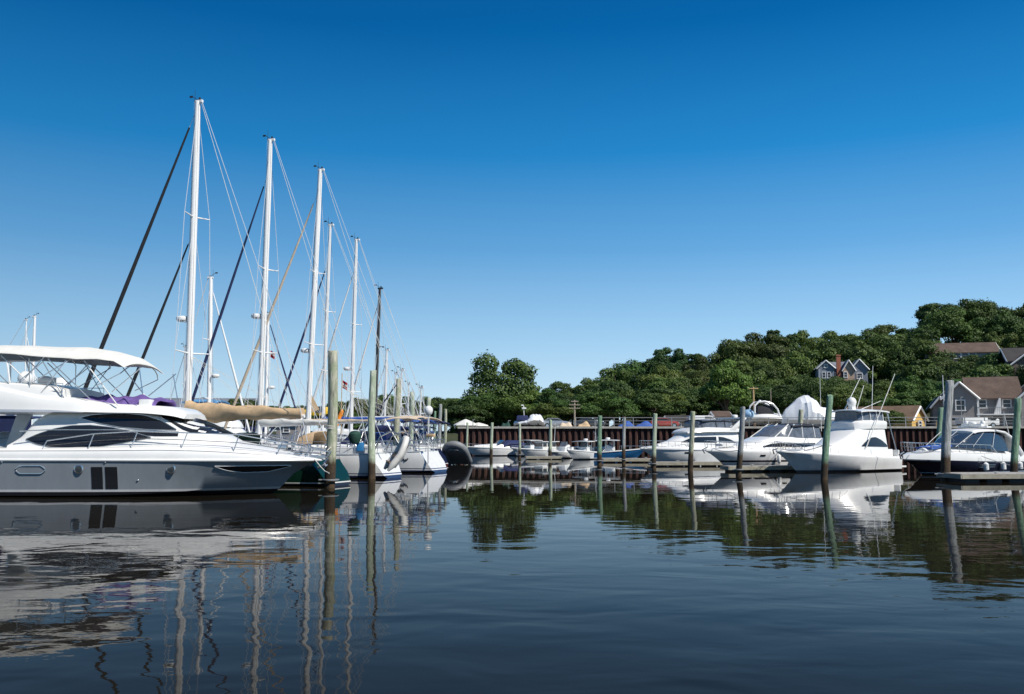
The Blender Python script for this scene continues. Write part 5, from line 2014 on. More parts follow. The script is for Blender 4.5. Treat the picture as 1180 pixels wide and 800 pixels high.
PL = [
    ((384.5, 404.5), (381, 562), 11.5, 'thickest and tallest piling, pale and lichen spotted, at the bow of the grey yacht', 'pile_tan', True, 2.3),
    ((429.5, 426.5), (427.5, 552), 8.0, 'pale green piling with a dark wet foot in front of the scooped white stern', 'pile_pale', False, None),
    ((459, 436.5), (456, 542), 6.3, 'weathered piling between the scooped stern and the lettered white hull', 'pile_tan', True, None),
    ((475, 451.5), (473, 535), 5.5, 'pale piling rising behind the lettered white hull, left of the tan bimini middle', 'pile_pale', False, None),
    ((494, 458.5), (492, 530), 5.3, 'pale piling behind the right end of the tan bimini', 'pile_pale', False, None),
    ((507.5, 466), (506, 529), 3.8, 'grey piling just behind the small white globe aerial', 'pile_grey', False, None),
    ((513.5, 471.5), (513, 528), 3.4, 'thin tan piling just right of the small white globe aerial', 'pile_tan', False, None),
    ((501.5, 474), (500, 528), 2.8, 'slim green piling just left of the small white globe aerial', 'pile_green', False, None),
    ((538.5, 487), (538, 526), 2.6, 'thin piling nearest the left end of the rusty seawall', 'pile_pale', False, None),
    ((567, 487), (566, 526.5), 3.4, 'pale piling in front of the white cruiser with blue canvas', 'pile_pale', False, None),
    ((599, 488), (598.5, 528), 3.0, 'slim pale piling between the blue canvas cruiser and the small pilothouse boat', 'pile_pale', True, None),
    ((634.5, 484), (633.5, 529), 3.7, 'pale piling just right of the small pilothouse boat', 'pile_pale', False, None),
    ((691.5, 479), (690.5, 536), 5.0, 'green piling between the two centre console boats', 'pile_green', True, None),
    ((719.5, 481), (718.5, 534.5), 3.8, 'grey piling in front of the blue hulled centre console', 'pile_grey', True, None),
    ((755, 477), (753.5, 540), 4.8, 'pale green piling at the bow of the flybridge cruiser', 'pile_pale', True, None),
    ((798, 474), (796, 543), 5.6, 'tan green piling in front of the middle of the flybridge cruiser', 'pile_tan', False, None),
    ((856, 469), (851.5, 548), 6.2, 'blue grey piling in front of the white cruiser with the black stripe', 'pile_grey', True, None),
    ((923.5, 472), (921, 532), 5.6, 'yellow green piling rising behind the bow of the sportfishing boat', 'pile_tan', False, None),
    ((956, 455.5), (949.5, 553), 7.3, 'strongly green leaning piling in front of the sportfishing boat', 'pile_green', False, None),
    ((1084, 470), (1081, 533), 5.8, 'green piling standing behind a thicker grey one by the dark hulled cruiser', 'pile_green', False, None),
    ((1093.5, 438.5), (1089, 554), 9.6, 'tall thick grey piling in front of the dark hulled cruiser at the dock end', 'pile_grey', True, None),
    ((1172.5, 459), (1168.5, 552), 7.6, 'vivid green piling at the right edge beside the floating dock', 'pile_green', False, None),
]
for p in PL:
    piling(p[0], p[1], p[2], p[3], p[4], p[5], p[6])


# ------------------------------------------------------------------ powerboats along the seawall
class Berth:
    """Where a powerboat lies: its stem at the waterline seen at (px, py), bow turned th degrees towards us."""

    def __init__(s, px, py, L, rake, th, right=False):
        s.rz = -R(th) if right else PI + R(th)
        X, Y = wat(px, py)
        s.dx, s.dy = math.cos(s.rz), math.sin(s.rz)
        s.ox = X - s.dx * (L - rake)
        s.oy = Y - s.dy * (L - rake)
        s.near = -1 if right else 1
        s.loc = (s.ox, s.oy, 0)

    def lx(s, px, yo=0.0):
        """Local x of what is seen at column px on the plane yo metres to the near side."""
        k = (px - CX) / FPX
        y_ = yo * s.near
        ox, oy = s.ox - s.dy * y_, s.oy + s.dx * y_
        # (ox + dx*x) = k*(oy + dy*x)
        return (k * oy - ox) / (s.dx - k * s.dy)

    def lz(s, px, py, yo=0.0):
        x = s.lx(px, yo)
        y_ = yo * s.near
        return pix(px, py, s.oy + s.dy * x + s.dx * y_)[1]


def pilaster(parent, pts, r, m_, name):
    MB().tube(pts, r, 6).build(name, m_, parent)


# --- sportfishing boat
L_, B_ = 9.0, 3.3
b = Berth(910, 544.5, L_, 1.05, 32)
bg_ = thing('sportfishing_boat', 'white sportfishing boat with a flared bow, hardtop flybridge and long outriggers', 'fishing boat', b.loc, b.rz)
M['fish_hull'] = banded('sportfisher_hull', [(0.03, (0.10, 0.11, 0.12)), (0.10, (0.10, 0.11, 0.12))], (0.74, 0.75, 0.75), 0.25)
hl = Loft(hull_rows(L_, B_, .72, 1.22, rake=1.3, full=2.0, flare=.42, sag=0.0), 5)
hl.build('hull', M['fish_hull'], bg_, 50)
Loft(deck_rows(L_, B_, .72, 1.22, full=2.0, up=.10, crown=.14), 4).build('deck', M['gel'], bg_, 50)
tr = [(0.9, .75, 2.48, 1.32, 1.0), (1.0, .75, 2.52, 1.34, 1.1), (2.0, .78, 2.52, 1.38, 1.12), (3.1, .85, 2.46, 1.36, 1.06), (3.6, .9, 2.25, 1.30, .95), (4.3, .95, 1.88, 1.18, .80), (5.2, 1.0, 1.52, .95, .60), (6.2, 1.1, 1.38, .62, .35), (6.8, 1.15, 1.30, .3, .1)]
ch = Loft(cabin_rows(tr, .12), 5)
ch.build('deckhouse', M['gel'], bg_, 50)
patch(ch, 'side_window', M['glass'], bg_, (.95, 3.25), [(0, 1.36), (3.25, 1.42)], [(.95, 1.50), (1.4, 1.78), (1.9, 1.96), (2.3, 1.94), (2.8, 1.74), (3.25, 1.46)], n=14)
mb = MB()
mb.prism([(1.98, 1.34), (2.06, 1.34), (2.12, 1.98), (2.04, 1.98)], 1.22, 1.34, 'xz')
# flybridge coaming
fr = [(.75, 2.45, 2.86, 1.10, 1.15), (1.0, 2.45, 2.92, 1.15, 1.2), (2.3, 2.45, 2.94, 1.18, 1.2), (3.0, 2.42, 2.90, 1.05, 1.02), (3.35, 2.40, 2.82, .85, .75)]
Loft(cabin_rows(fr, .08), 4).build('flybridge', M['gel'], bg_, 50)
er = [(1.05, 2.9, 3.46, 1.10, 1.02), (2.2, 2.9, 3.46, 1.10, 1.02), (2.75, 2.88, 3.46, .98, .90), (3.0, 2.86, 3.40, .85, .75)]
en = Loft(cabin_rows(er, .04), 3)
en.build('clear_enclosure', M['vinyl'], bg_, 50)
mb_ = []
for x_ in (1.05, 1.6, 2.2, 2.75):
    for sg in (-1, 1):
        w_ = tab([(1, 1.1), (2.2, 1.1), (3, .9)], x_)
        pilaster(bg_, [(x_, sg * (w_ + .015), 2.9), (x_, sg * (w_ - .06), 3.5)], .028, M['gel'], 'hardtop_post')
canopy(bg_, 'hardtop', M['gel'], .55, 3.15, 1.2, 3.62, .10, .06, .07, sag=0)
for sg in (-1, 1):
    pilaster(bg_, [(.3, sg * 1.05, 2.5), (.75, sg * 1.1, 3.52)], .03, M['steel'], 'ladder_pipe')
    pilaster(bg_, [(-.0, sg * 1.2, 1.0), (.35, sg * 1.05, 2.55), (.5, sg * 1.02, 3.5)], .025, M['steel'], 'ladder_pipe')
rd_ = globe(bg_, (b.lx(981), 0, b.lz(981, 463)), .27, 'satellite_dome')
MB().box((b.lx(981), 0, 3.72), (.3, .3, .22)).build('dome_base', M['gel'], rd_)
whip(bg_, (b.lx(979), -.4, 3.6), (b.lx(999), -.4, b.lz(999, 434)), .026, 'antenna')
whip(bg_, (b.lx(988), 0.2, 3.6), (b.lx(1015, .2), 0.2, b.lz(1015, 462, .2)), .02, 'antenna')
whip(bg_, (b.lx(998), .3, 2.6), (b.lx(1002), .3, b.lz(1002, 422)), .022, 'antenna')
whip(bg_, (b.lx(994, 1.25), 1.35, b.lz(994, 516, 1.35)), (b.lx(1032, 1.5), 1.5, b.lz(1032, 431, 1.5)), .03, 'outrigger', M['utility_fresh'] if False else M['gel_aged'])
whip(bg_, (1.3, -1.35, 1.6), (-.9, -1.6, 5.2), .03, 'outrigger', M['gel_aged'])
whip(bg_, (b.lx(953), -.5, 2.3), (b.lx(953.5), -.5, b.lz(953.5, 425)), .018, 'antenna')
sheer_rail(bg_, L_, B_, .72, 1.22, .55, 1.0, 8, .38, 2.0, base=.12, name='bow_rail', r=.014, mid=False)
mb = MB()
mb.box((-.35, 0, .22), (.7, 2.6, .10))
mb.build('swim_platform', M['gel'], bg_, bevel=.02)
mb = MB()
mb.box((.5, 0, 1.0), (.5, 2.2, .5))
mb.build('cockpit_locker', M['gel'], bg_, bevel=.04)
mb = MB()
mb.box((.1, 0, .95), (.12, 2.8, .5))
mb.build('transom_coaming', M['gel'], bg_, bevel=.04)
mb = MB()
mb.tube([(L_ - .1, 0, 1.32), (L_ + .25, 0, 1.25), (L_ + .15, 0, 1.02)], .04, 6)
mb.build('anchor', M['steel'], bg_)

# --- white cruiser with black stripe
L_, B_ = 9.6, 3.2
b = Berth(831, 541.5, L_, 1.2, 31)
bf_ = thing('express_cruiser', 'white cruiser with a black hull stripe and a black topped windshield enclosure', 'motor cruiser', b.loc, b.rz)
M['stripe_hull'] = banded('striped_hull', [(0.03, (0.03, 0.03, 0.035)), (0.07, (0.03, 0.03, 0.035)), (0.44, (0.76, 0.76, 0.75)), (0.56, (0.015, 0.015, 0.03))], (0.76, 0.76, 0.75), 0.25)
hl = Loft(hull_rows(L_, B_, .95, 1.18, rake=1.4, full=2.1, flare=.25), 5)
hl.build('hull', M['stripe_hull'], bf_, 50)
patch(hl, 'porthole', M['glass'], bf_, (6.0, 6.35), [(0, .80), (99, .80)], [(0, .90), (99, .90)], n=3, nz=2)
patch(hl, 'porthole', M['glass'], bf_, (4.5, 4.85), [(0, .78), (99, .78)], [(0, .88), (99, .88)], n=3, nz=2)
Loft(deck_rows(L_, B_, .95, 1.18, full=2.1, up=.14, crown=.12), 4).build('deck', M['gel'], bf_, 50)
tr = [(0.6, 1.0, 1.9, 1.40, 1.25), (2.5, 1.0, 1.98, 1.42, 1.25), (4.6, 1.05, 1.98, 1.35, 1.20), (5.6, 1.1, 1.80, 1.20, 1.02), (6.6, 1.15, 1.58, .9, .68), (7.5, 1.2, 1.38, .5, .25)]
ch = Loft(cabin_rows(tr, .14), 5)
ch.build('trunk_cabin', M['gel'], bf_, 50)
patch(ch, 'cabin_window', M['glass'], bf_, (1.6, 5.9), [(0, 1.33), (5.9, 1.36)], [(1.6, 1.58), (4.6, 1.60), (5.4, 1.54), (5.9, 1.40)], n=16)
er = [(0.9, 1.9, 2.66, 1.22, 1.05), (2.6, 1.9, 2.74, 1.22, 1.04), (3.6, 1.92, 2.66, 1.18, .95), (4.3, 1.93, 2.34, 1.10, .80), (4.95, 1.92, 2.0, 1.0, .7)]
en = Loft(cabin_rows(er, .06), 4)
eo = en.build('windshield', M['vinyl'], bf_, 50)
canopy(bf_, 'canvas_top', M['black_canvas'], .7, 3.4, 1.15, 2.84, .14, .05, .05)
for x_, x2 in ((4.9, 3.45), (3.9, 3.1), (2.6, 2.5), (1.5, 1.5)):
    for sg in (-1, 1):
        w_ = tab([(0, 1.24), (3.6, 1.2), (5, 1.0)], x_)
        pilaster(bf_, [(x_, sg * w_, 1.93), (x2, sg * (w_ - .17), 2.76)], .032, M['gel'], 'windshield_frame')
pilaster(bf_, [(4.95, 0, 1.95), (3.5, 0, 2.80)], .03, M['gel'], 'windshield_frame')
sheer_rail(bf_, L_, B_, .95, 1.18, .32, 1.0, 11, .42, 2.1, base=.15, name='bow_rail', r=.015)
mb = MB()
mb.box((8.1, 0, 1.48), (.9, .5, .16))
mb.build('deck_hatch', M['gel'], bf_, bevel=.03)
MB().tube([(9.5, 0, 1.34), (9.85, 0, 1.22), (9.7, 0, 1.0)], .04, 6).build('anchor', M['steel'], bf_)
for x_ in (1.2, 3.2, 5.2):
    fender(bf_, (x_, 1.62, .65), M['gel'], .11, .5)

# --- flybridge cruiser
L_, B_ = 8.4, 3.0
b = Berth(751, 534.5, L_, .95, 24)
be_ = thing('flybridge_cruiser', 'white flybridge cruiser with a smoky canvas enclosure and a swept back arch', 'motor cruiser', b.loc, b.rz)
M['plain_hull'] = banded('plain_white_hull', [(0.03, (0.08, 0.09, 0.11)), (0.09, (0.08, 0.09, 0.11))], (0.76, 0.77, 0.76), 0.25)
hl = Loft(hull_rows(L_, B_, 1.0, 1.16, rake=1.2, full=2.1, flare=.2), 5)
hl.build('hull', M['plain_hull'], be_, 50)
mb = MB()
for sg in (-1, 1):
    mb.tube([(p[-2].x, p[-2].y * sg, p[-2].z) for p in hl.rows], .03, 6)
mb.build('rub_rail', M['alu_grey'], be_)
patch(hl, 'porthole', M['glass'], be_, (4.9, 5.35), [(0, .74), (99, .74)], [(0, .86), (99, .86)], n=3, nz=2)
Loft(deck_rows(L_, B_, 1.0, 1.16, full=2.1, up=.12, crown=.12), 4).build('deck', M['gel'], be_, 50)
x1 = lambda px, yo=1.25: b.lx(px, yo)
z1 = lambda px, py, yo=1.25: b.lz(px, py, yo)
tr = [(0.5, 1.05, 2.35, 1.34, 1.2), (2.2, 1.05, 2.42, 1.36, 1.2), (4.3, 1.08, 2.38, 1.30, 1.05), (5.1, 1.12, 1.98, 1.15, .85), (6.1, 1.16, 1.60, .9, .55), (7.0, 1.2, 1.40, .5, .25)]
ch = Loft(cabin_rows(tr, .14), 5)
ch.build('saloon', M['gel'], be_, 50)
patch(ch, 'saloon_window', M['glass'], be_, (2.55, 5.35), [(0, 1.50), (5.35, 1.56)], [(2.55, 1.98), (4.2, 1.96), (4.8, 1.84), (5.35, 1.60)], n=16)
patch(ch, 'aft_window', M['glass'], be_, (0.75, 2.35), [(0.75, 1.52), (2.35, 1.56)], [(.75, 1.54), (1.3, 1.78), (1.9, 1.94), (2.35, 1.98)], n=12)
rf = [(.0, 2.34, 2.55, 1.3, 1.3), (1.0, 2.32, 2.62, 1.42, 1.4), (3.4, 2.32, 2.66, 1.40, 1.32), (4.5, 2.28, 2.52, 1.25, 1.15), (4.95, 2.22, 2.32, 1.1, 1.0)]
Loft(cabin_rows(rf, .08), 4).build('flybridge', M['gel'], be_, 50)
er = [(.9, 2.58, 3.18, 1.22, 1.12), (2.8, 2.6, 3.22, 1.24, 1.10), (3.6, 2.58, 3.18, 1.12, .98), (3.9, 2.56, 3.0, 1.0, .9)]
Loft(cabin_rows(er, .05), 3).build('clear_enclosure', M['vinyl'], be_, 50)
canopy(be_, 'canvas_top', M['black_canvas'], .8, 3.75, 1.18, 3.30, .12, .05, .04)
for x_ in (.95, 1.7, 2.5, 3.2, 3.7):
    for sg in (-1, 1):
        pilaster(be_, [(x_, sg * (1.25 if x_ < 3 else 1.14), 2.6), (x_, sg * (1.16 if x_ < 3 else 1.03), 3.22)], .022, M['black_canvas'], 'enclosure_seam')
for sg in (-1, 1):
    MB().prism([(.9, 2.45), (1.5, 2.45), (.3, 3.35), (-.15, 3.35)], sg * 1.36 - .06, sg * 1.36 + .06, 'xz').build('arch_leg', M['gel'], be_, bevel=.03)
MB().box((.1, 0, 3.36), (.5, 2.84, .12)).build('arch_top', M['gel'], be_, bevel=.03)
radome(be_, (.1, 0.3, 3.48), .25, .18)
sheer_rail(be_, L_, B_, 1.0, 1.16, .55, 1.0, 8, .42, 2.1, base=.13, name='bow_rail', r=.015)

# --- dark hulled cruiser at the right
L_, B_ = 10.0, 3.4
b = Berth(1057, 547.5, L_ * .84, 1.3 * .84, 30)
bh_ = thing('sport_cruiser', 'cruiser with a near black hull, white topsides and blue tinted hardtop glass', 'motor cruiser', b.loc, b.rz)
bh_.scale = (.84, .92, .98)
M['dark_hull'] = banded('near_black_hull', [(0.03, (0.02, 0.02, 0.022)), (0.08, (0.02, 0.02, 0.022)), (0.13, (0.35, 0.42, 0.5))], (0.012, 0.014, 0.03), 0.12, 0, 0.6)
hl = Loft(hull_rows(L_, B_, .66, .86, rake=1.5, full=2.3, flare=.22), 5)
hl.build('hull', M['dark_hull'], bh_, 50)
Loft(deck_rows(L_, B_, .66, .86, full=2.3, up=.40, crown=.14, inset=.16), 5).build('deck', M['gel'], bh_, 50)
patch(hl, 'porthole', M['glass_blue'], bh_, (3.5, 5.0), [(0, .40), (99, .42)], [(0, .52), (99, .54)], n=6, nz=2, rim=(.012, M['steel']))
tr = [(0.8, 1.0, 1.20, 1.45, 1.2), (3.5, 1.05, 1.44, 1.38, 1.15), (5.5, 1.12, 1.52, 1.25, .95), (7.0, 1.18, 1.48, .9, .6), (8.2, 1.22, 1.36, .5, .25)]
Loft(cabin_rows(tr, .14), 4).build('foredeck_trunk', M['gel'], bh_, 50)
er = [(1.6, 1.2, 2.18, 1.40, 1.22), (2.6, 1.25, 2.30, 1.40, 1.20), (4.0, 1.35, 2.28, 1.34, 1.12), (5.0, 1.40, 2.02, 1.22, .95), (5.9, 1.45, 1.66, 1.05, .75), (6.4, 1.47, 1.52, .9, .6)]
en = Loft(cabin_rows(er, .10), 5)
en.build('tinted_glass', M['glass_blue'], bh_, 50)
rf = [(.7, 1.25, 1.6, 1.5, 1.42), (1.1, 1.7, 2.0, 1.46, 1.36), (1.6, 2.1, 2.3, 1.40, 1.25), (2.6, 2.30, 2.42, 1.28, 1.15), (4.1, 2.28, 2.40, 1.18, 1.0), (4.5, 2.20, 2.30, 1.10, .95)]
Loft(cabin_rows(rf, .05), 5).build('hardtop', M['gel'], bh_, 50)
for sg in (-1, 1):
    mb = MB()
    mb.tube([(.4, sg * 1.52, 1.05), (.8, sg * 1.50, 1.5), (1.25, sg * 1.44, 1.95), (1.8, sg * 1.34, 2.25), (2.6, sg * 1.26, 2.36)], [.16, .14, .11, .08, .06], 8)
    mb.build('arch_side', M['gel'], bh_)
    for xa_, xb_ in ((6.35, 4.5), (5.0, 3.6), (3.2, 2.6)):
        w_ = tab([(3, 1.4), (5, 1.24), (6.4, .98)], xa_)
        pilaster(bh_, [(xa_, sg * w_, 1.48), (xb_, sg * tab([(2, 1.24), (4.5, 1.08)], xb_), 2.30)], .016, M['gel'] if xa_ > 6 else M['alu_grey'], 'windshield_frame')
pilaster(bh_, [(6.4, 0, 1.55), (4.5, 0, 2.34)], .025, M['alu_grey'], 'windshield_frame')
mb = MB()
mb.box((2.7, 0, 2.56), (.5, 1.9, .09))
mb.box((2.9, 0, 2.66), (.3, 1.3, .14))
br = mb.build('equipment_mast', M['gel'], bh_, bevel=.03)
globe(br, (2.7, .55, 2.78), .15)
globe(br, (2.7, -.5, 2.78), .15)
radome(br, (2.9, 0, 2.72), .25, .15)
whip(bh_, (1.4, 1.45, 1.9), (b.lx(1155.5, 1.3) / .84, 1.4, b.lz(1155.5, 473, 1.3)), .02)
whip(bh_, (b.lx(1087.5, -.9) / .84, -1.0, 1.2), (b.lx(1087.5, -.9) / .84, -1.0, b.lz(1087.5, 430, -.9)), .035, 'flag_staff')
mb = MB()
mb.sheet(lambda u, v: (lerp(6.3, 8.0, u), lerp(-.75 + .25 * u, .75 - .25 * u, v), 1.58 - .12 * u + .02 * math.sin(u * 14)), 8, 6, .10)
mb.build('sunpad_cover', M['blue'], bh_, angle=70)
sheer_rail(bh_, L_, B_, .66, .86, .30, 1.0, 12, .46, 2.3, base=.42, inset=.2, name='bow_rail', r=.016)
for x_ in (1.2, 3.0, 4.8):
    fender(bh_, (x_, 1.85, .42), M['gel'], .15, .42)
MB().tube([(9.9, 0, 1.22), (10.3, 0, 1.1), (10.15, 0, .85)], .045, 6).build('anchor', M['steel'], bh_)
MB().box((-.4, 0, .25), (.9, 2.9, .10)).build('swim_platform', M['teak'], bh_, bevel=.02)


# --- small open boats
def small_hull(t, L, B, fs, fb, hm, rake=.7):
    hl_ = Loft(hull_rows(L, B, fs, fb, rake=rake, full=2.2, flare=.3, keel=-.3, chine=.05), 4)
    hl_.build('hull', hm, t, 50)
    # gunwale and sunken cockpit sole
    mb_ = MB()
    for sg in (-1, 1):
        mb_.tube([(p[-1].x, p[-1].y * sg, p[-1].z + .01) for p in hl_.rows], .05, 6)
    mb_.build('gunwale', M['gel'], t)
    Loft(deck_rows(L, B, fs, fb, up=.02, crown=.03, u0=0.0), 2).build('deck', M['nonskid'], t, 50)
    return hl_


def console_boat(label, px, py, L, th, right=False, hm=None, top_z=1.7, top=(1.2, 3.2), motors=2, B=2.0, fs=.55, fb=.85, grp=None, topm='gel', rods=True):
    b_ = Berth(px, py, L, .6, th, right)
    t = thing('centre_console_boat', label, 'motorboat', b_.loc, b_.rz, grp)
    small_hull(t, L, B, fs, fb, hm or M['plain_hull'])
    cx0 = L * .42
    mb_ = MB()
    mb_.prism([(cx0 - .35, .5), (cx0 + .55, .5), (cx0 + .40, 1.05), (cx0 - .1, 1.25), (cx0 - .35, 1.2)], -.38, .38, 'xz')
    co = mb_.build('console', M['gel'], t, bevel=.05)
    MB().prism([(cx0 + .0, 1.2), (cx0 + .38, 1.05), (cx0 + .1, 1.52), (cx0 + .04, 1.52)], -.34, .34, 'xz').build('windscreen', M['vinyl'], co)
    MB().box((cx0 - .8, 0, .78), (.4, .7, .5)).build('leaning_post', M['gel'], t, bevel=.05)
    if top:
        canopy(t, 't_top', M[topm], cx0 - 1.1, cx0 + .9, B * .42, top_z, .04, .03, .05, sag=0)
        for xo in (-.75, -.3, .45):
            for sg in (-1, 1):
                pilaster(t, [(cx0 + xo, sg * .42, .55), (cx0 + xo * .9, sg * .52, top_z - .05)], .028, M['gel'], 'top_post')
        if rods:
            rd2 = MB()
            for yy in (-.35, .35):
                rd2.tube([(cx0 - 1.0, yy, top_z), (cx0 - 1.35, yy, top_z + .75)], .012, 5)
            rd2.build('fishing_rod_rack', M['steel'], t)
            radome(t, (cx0 - .1, 0, top_z + .05), .2, .14)
            whip(t, (cx0 - .9, .5, top_z), (cx0 - 1.1, .5, top_z + 1.9), .012)
    for i in range(motors):
        outboard(t, -.1, (i - (motors - 1) / 2) * .55, 0, 1.05)
    rail(t, [Vector((L * u, sg * B / 2 * w, fb + .22)) for sg, seq in ((1, ((.6, .85), (.75, .62), (.9, .3), (.97, .1))), (-1, ((.97, .1), (.9, .3), (.75, .62), (.6, .85)))) for u, w in seq],
         [Vector((L * u, sg * B / 2 * w, fb - .05)) for sg, seq in ((1, ((.6, .85), (.75, .62), (.9, .3), (.97, .1))), (-1, ((.97, .1), (.9, .3), (.75, .62), (.6, .85)))) for u, w in seq], .013, False, 'bow_rail')
    return t


console_boat('white centre console boat with a white T-top and dark twin outboards beside the green piling', 658, 530, 5.2, 55, hm=M['plain_hull'], top_z=1.62)
M['blue_hull'] = banded('blue_boat_hull', [(0.03, (0.55, 0.6, 0.65)), (0.16, (0.55, 0.6, 0.65))], (0.03, 0.16, 0.36), 0.2)
console_boat('blue hulled centre console boat with a raised right-pointing bow and white T-top', 737, 529.5, 5.6, 12, right=True, hm=M['blue_hull'], top_z=1.72, fb=.95, motors=1)
console_boat('white open boat with a T-top seen directly left of the small pilothouse boat', 594, 526, 5.0, 50, top_z=1.66, rods=False)
console_boat('low white open boat without a top, dark twin outboards, right of the pilothouse boat', 636, 528.5, 4.4, 50, top=None, top_z=1.4, fs=.45, fb=.65)

L_, B_ = 6.6, 2.2
b = Berth(543, 525.5, L_, .7, 22)
ba_ = thing('cabin_cruiser', 'low white cruiser with bright navy canvas over its cockpit, left end of the seawall', 'motorboat', b.loc, b.rz)
small_hull(ba_, L_, B_, .7, .95, M['plain_hull'])
tr = [(1.6, .75, .95, .9, .8), (2.8, .78, 1.2, .9, .72), (4.2, .82, 1.15, .8, .55), (5.6, .9, 1.02, .4, .2)]
ch = Loft(cabin_rows(tr, .1), 4)
ch.build('cuddy', M['gel'], ba_, 50)
MB().prism([(3.1, 1.18), (3.35, 1.15), (2.55, 1.62), (2.5, 1.60)], -.8, .8, 'xz').build('windshield', M['glass_blue'], ba_)
canopy(ba_, 'cockpit_canvas', M['navy'], .2, 2.6, .95, 1.62, .35, .3, .05)
MB().box((1.0, 0, 1.02), (1.9, 1.9, .55), taper=.9).build('canvas_curtain', M['navy'], ba_, bevel=.06)
outboard(ba_, -.1, 0, 0, .9)
sheer_rail(ba_, L_, B_, .7, .95, .6, 1.0, 6, .28, 2.2, base=.05, r=.012, mid=False)

L_, B_ = 5.4, 2.0
b = Berth(604, 527.5, L_, .6, 35)
bb_ = thing('pilothouse_boat', 'small white pilothouse fishing boat with square windows and a short mast', 'motorboat', b.loc, b.rz)
small_hull(bb_, L_, B_, .6, .85, M['plain_hull'])
wb = MB()
wb.box((2.3, 0, 1.05), (1.7, 1.4, .85), taper=.94)
wh = wb.build('wheelhouse', M['gel_aged'], bb_, bevel=.04)
for xx in (1.75, 2.3, 2.85):
    for sg in (-1, 1):
        MB().box((xx, sg * .69, 1.20), (.42, .03, .32)).build('window', M['glass'], wh, smooth=False)
for yy in (-.42, 0, .42):
    MB().box((3.14, yy, 1.2), (.03, .34, .30)).build('window', M['glass'], wh, smooth=False)
MB().box((2.2, 0, 1.50), (2.1, 1.6, .06)).build('wheelhouse_roof', M['gel'], wh, bevel=.02)
pilaster(bb_, [(1.4, .3, 1.5), (1.3, .3, 3.3)], .02, M['gel'], 'short_mast')
MB().box((.5, 0, .8), (.6, .7, .4)).build('engine_box', M['gel_aged'], bb_, bevel=.04)
outboard(bb_, -.1, 0, 0, .7)


# ------------------------------------------------------------------ floating docks
def dock(label, x0, y0, x1_, y1_, w, zt=.32, group='floating finger docks', nfl=None):
    Ld = math.hypot(x1_ - x0, y1_ - y0)
    an = math.atan2(y1_ - y0, x1_ - x0)
    t = thing('floating_dock', label, 'dock', (x0, y0, 0), an, group)
    mb_ = MB()
    n_ = int(Ld / .16)
    for i in range(n_):
        mb_.box((.08 + i * .16, 0, zt), (.148, w, .045))
    mb_.build('deck_boards', M['planks'], t, smooth=False)
    for sg in (-1, 1):
        MB().box((Ld / 2, sg * (w / 2 + .03), zt - .09), (Ld, .06, .2)).build('side_fascia', M['dock_fascia'], t, smooth=False)
    MB().box((-.035, 0, zt - .09), (.06, w + .1, .2)).build('end_fascia', M['dock_fascia'], t, smooth=False)
    nf = nfl or max(2, int(Ld / 1.0))
    for i in range(nf):
        x_ = (i + .5) * Ld / nf
        MB().box((x_, 0, .02), (Ld / nf * .68, w * .94, .30)).build('float', M['dock_float'], t, bevel=.03)
    for i in range(max(2, int(Ld / 3))):
        x_ = (i + .5) * Ld / max(2, int(Ld / 3))
        mb_ = MB()
        mb_.box((x_, -w / 2 + .1, zt + .06), (.08, .06, .08))
        mb_.box((x_, -w / 2 + .1, zt + .11), (.26, .06, .04))
        mb_.build('cleat', M['galv'], t, bevel=.008)
    return t


dock('grey planked floating dock with black floats in front of the dark hulled cruiser', 19.6, 41.2, 36.0, 42.6, 1.9, .34)
X, Y = wat(836, 543.5)
dock('grey floating dock in front of the black striped cruiser', X, Y, X + 5.6, Y + 1.0, 1.1, .30)
X, Y = wat(750, 537.5)
dock('low floating dock in front of the flybridge cruiser', X, Y, X + 6.8, Y + .6, 1.1, .28)
X, Y = wat(694, 533)
dock('low floating dock under the blue hulled centre console boat', X, Y, X + 4.4, Y + .3, 1.1, .28)
X, Y = wat(606, 529.5)
dock('short floating dock beside the small pilothouse boat', X, Y, X + 3.2, Y + .2, 1.0, .26)
X, Y = wat(900, 541)
mb = MB()

# ------------------------------------------------------------------ things standing on the quay
def hull_on_stands(px0, px1, py0, Y, label, wrap, shape, bow_left=True, name='wrapped_boat', cat='boat'):
    """Boat ashore under shrink wrap; shape = [(column, row of the top)], py0 = underside."""
    x0_, zb_ = pix(px0, py0, Y)
    x1_, _ = pix(px1, py0, Y)
    t = thing(name, label, cat, (x0_, Y, 0))
    L_ = x1_ - x0_
    rows = []
    for px_, py_ in shape:
        xx, zz = pix(px_, py_, Y)
        u = (xx - x0_) / L_
        w = 1.5 * min(1, .25 + 1.6 * (u if bow_left else 1 - u)) * (1 if 0.03 < u < .97 else .8)
        xx -= x0_
        h = zz - zb_
        rows.append([(xx, w * .35, zb_ + .05), (xx, w * .95, zb_ + min(.6, h * .5)), (xx, w, zb_ + h * .45), (xx, w * .8, zb_ + h * .75), (xx, w * .35, zb_ + h * .96), (xx, 0, zz)])
    lo_ = Loft(rows, 3)
    if wrap is not None:
        rg_ = random.Random(int(px0))
        for r_ in lo_.rows:
            f_ = rg_.uniform(-.07, .07)
            for p_ in r_[2:]:
                p_.z += f_ + rg_.uniform(-.07, .05)
                p_.y = max(0, p_.y * (1 + rg_.uniform(-.10, .06))) if p_.y > .05 else 0
    o = lo_.build('shrink_wrap' if wrap is not None else 'hull', wrap or M['gel'], t, 22 if wrap is not None else 60)
    return t, L_, zb_, lo_


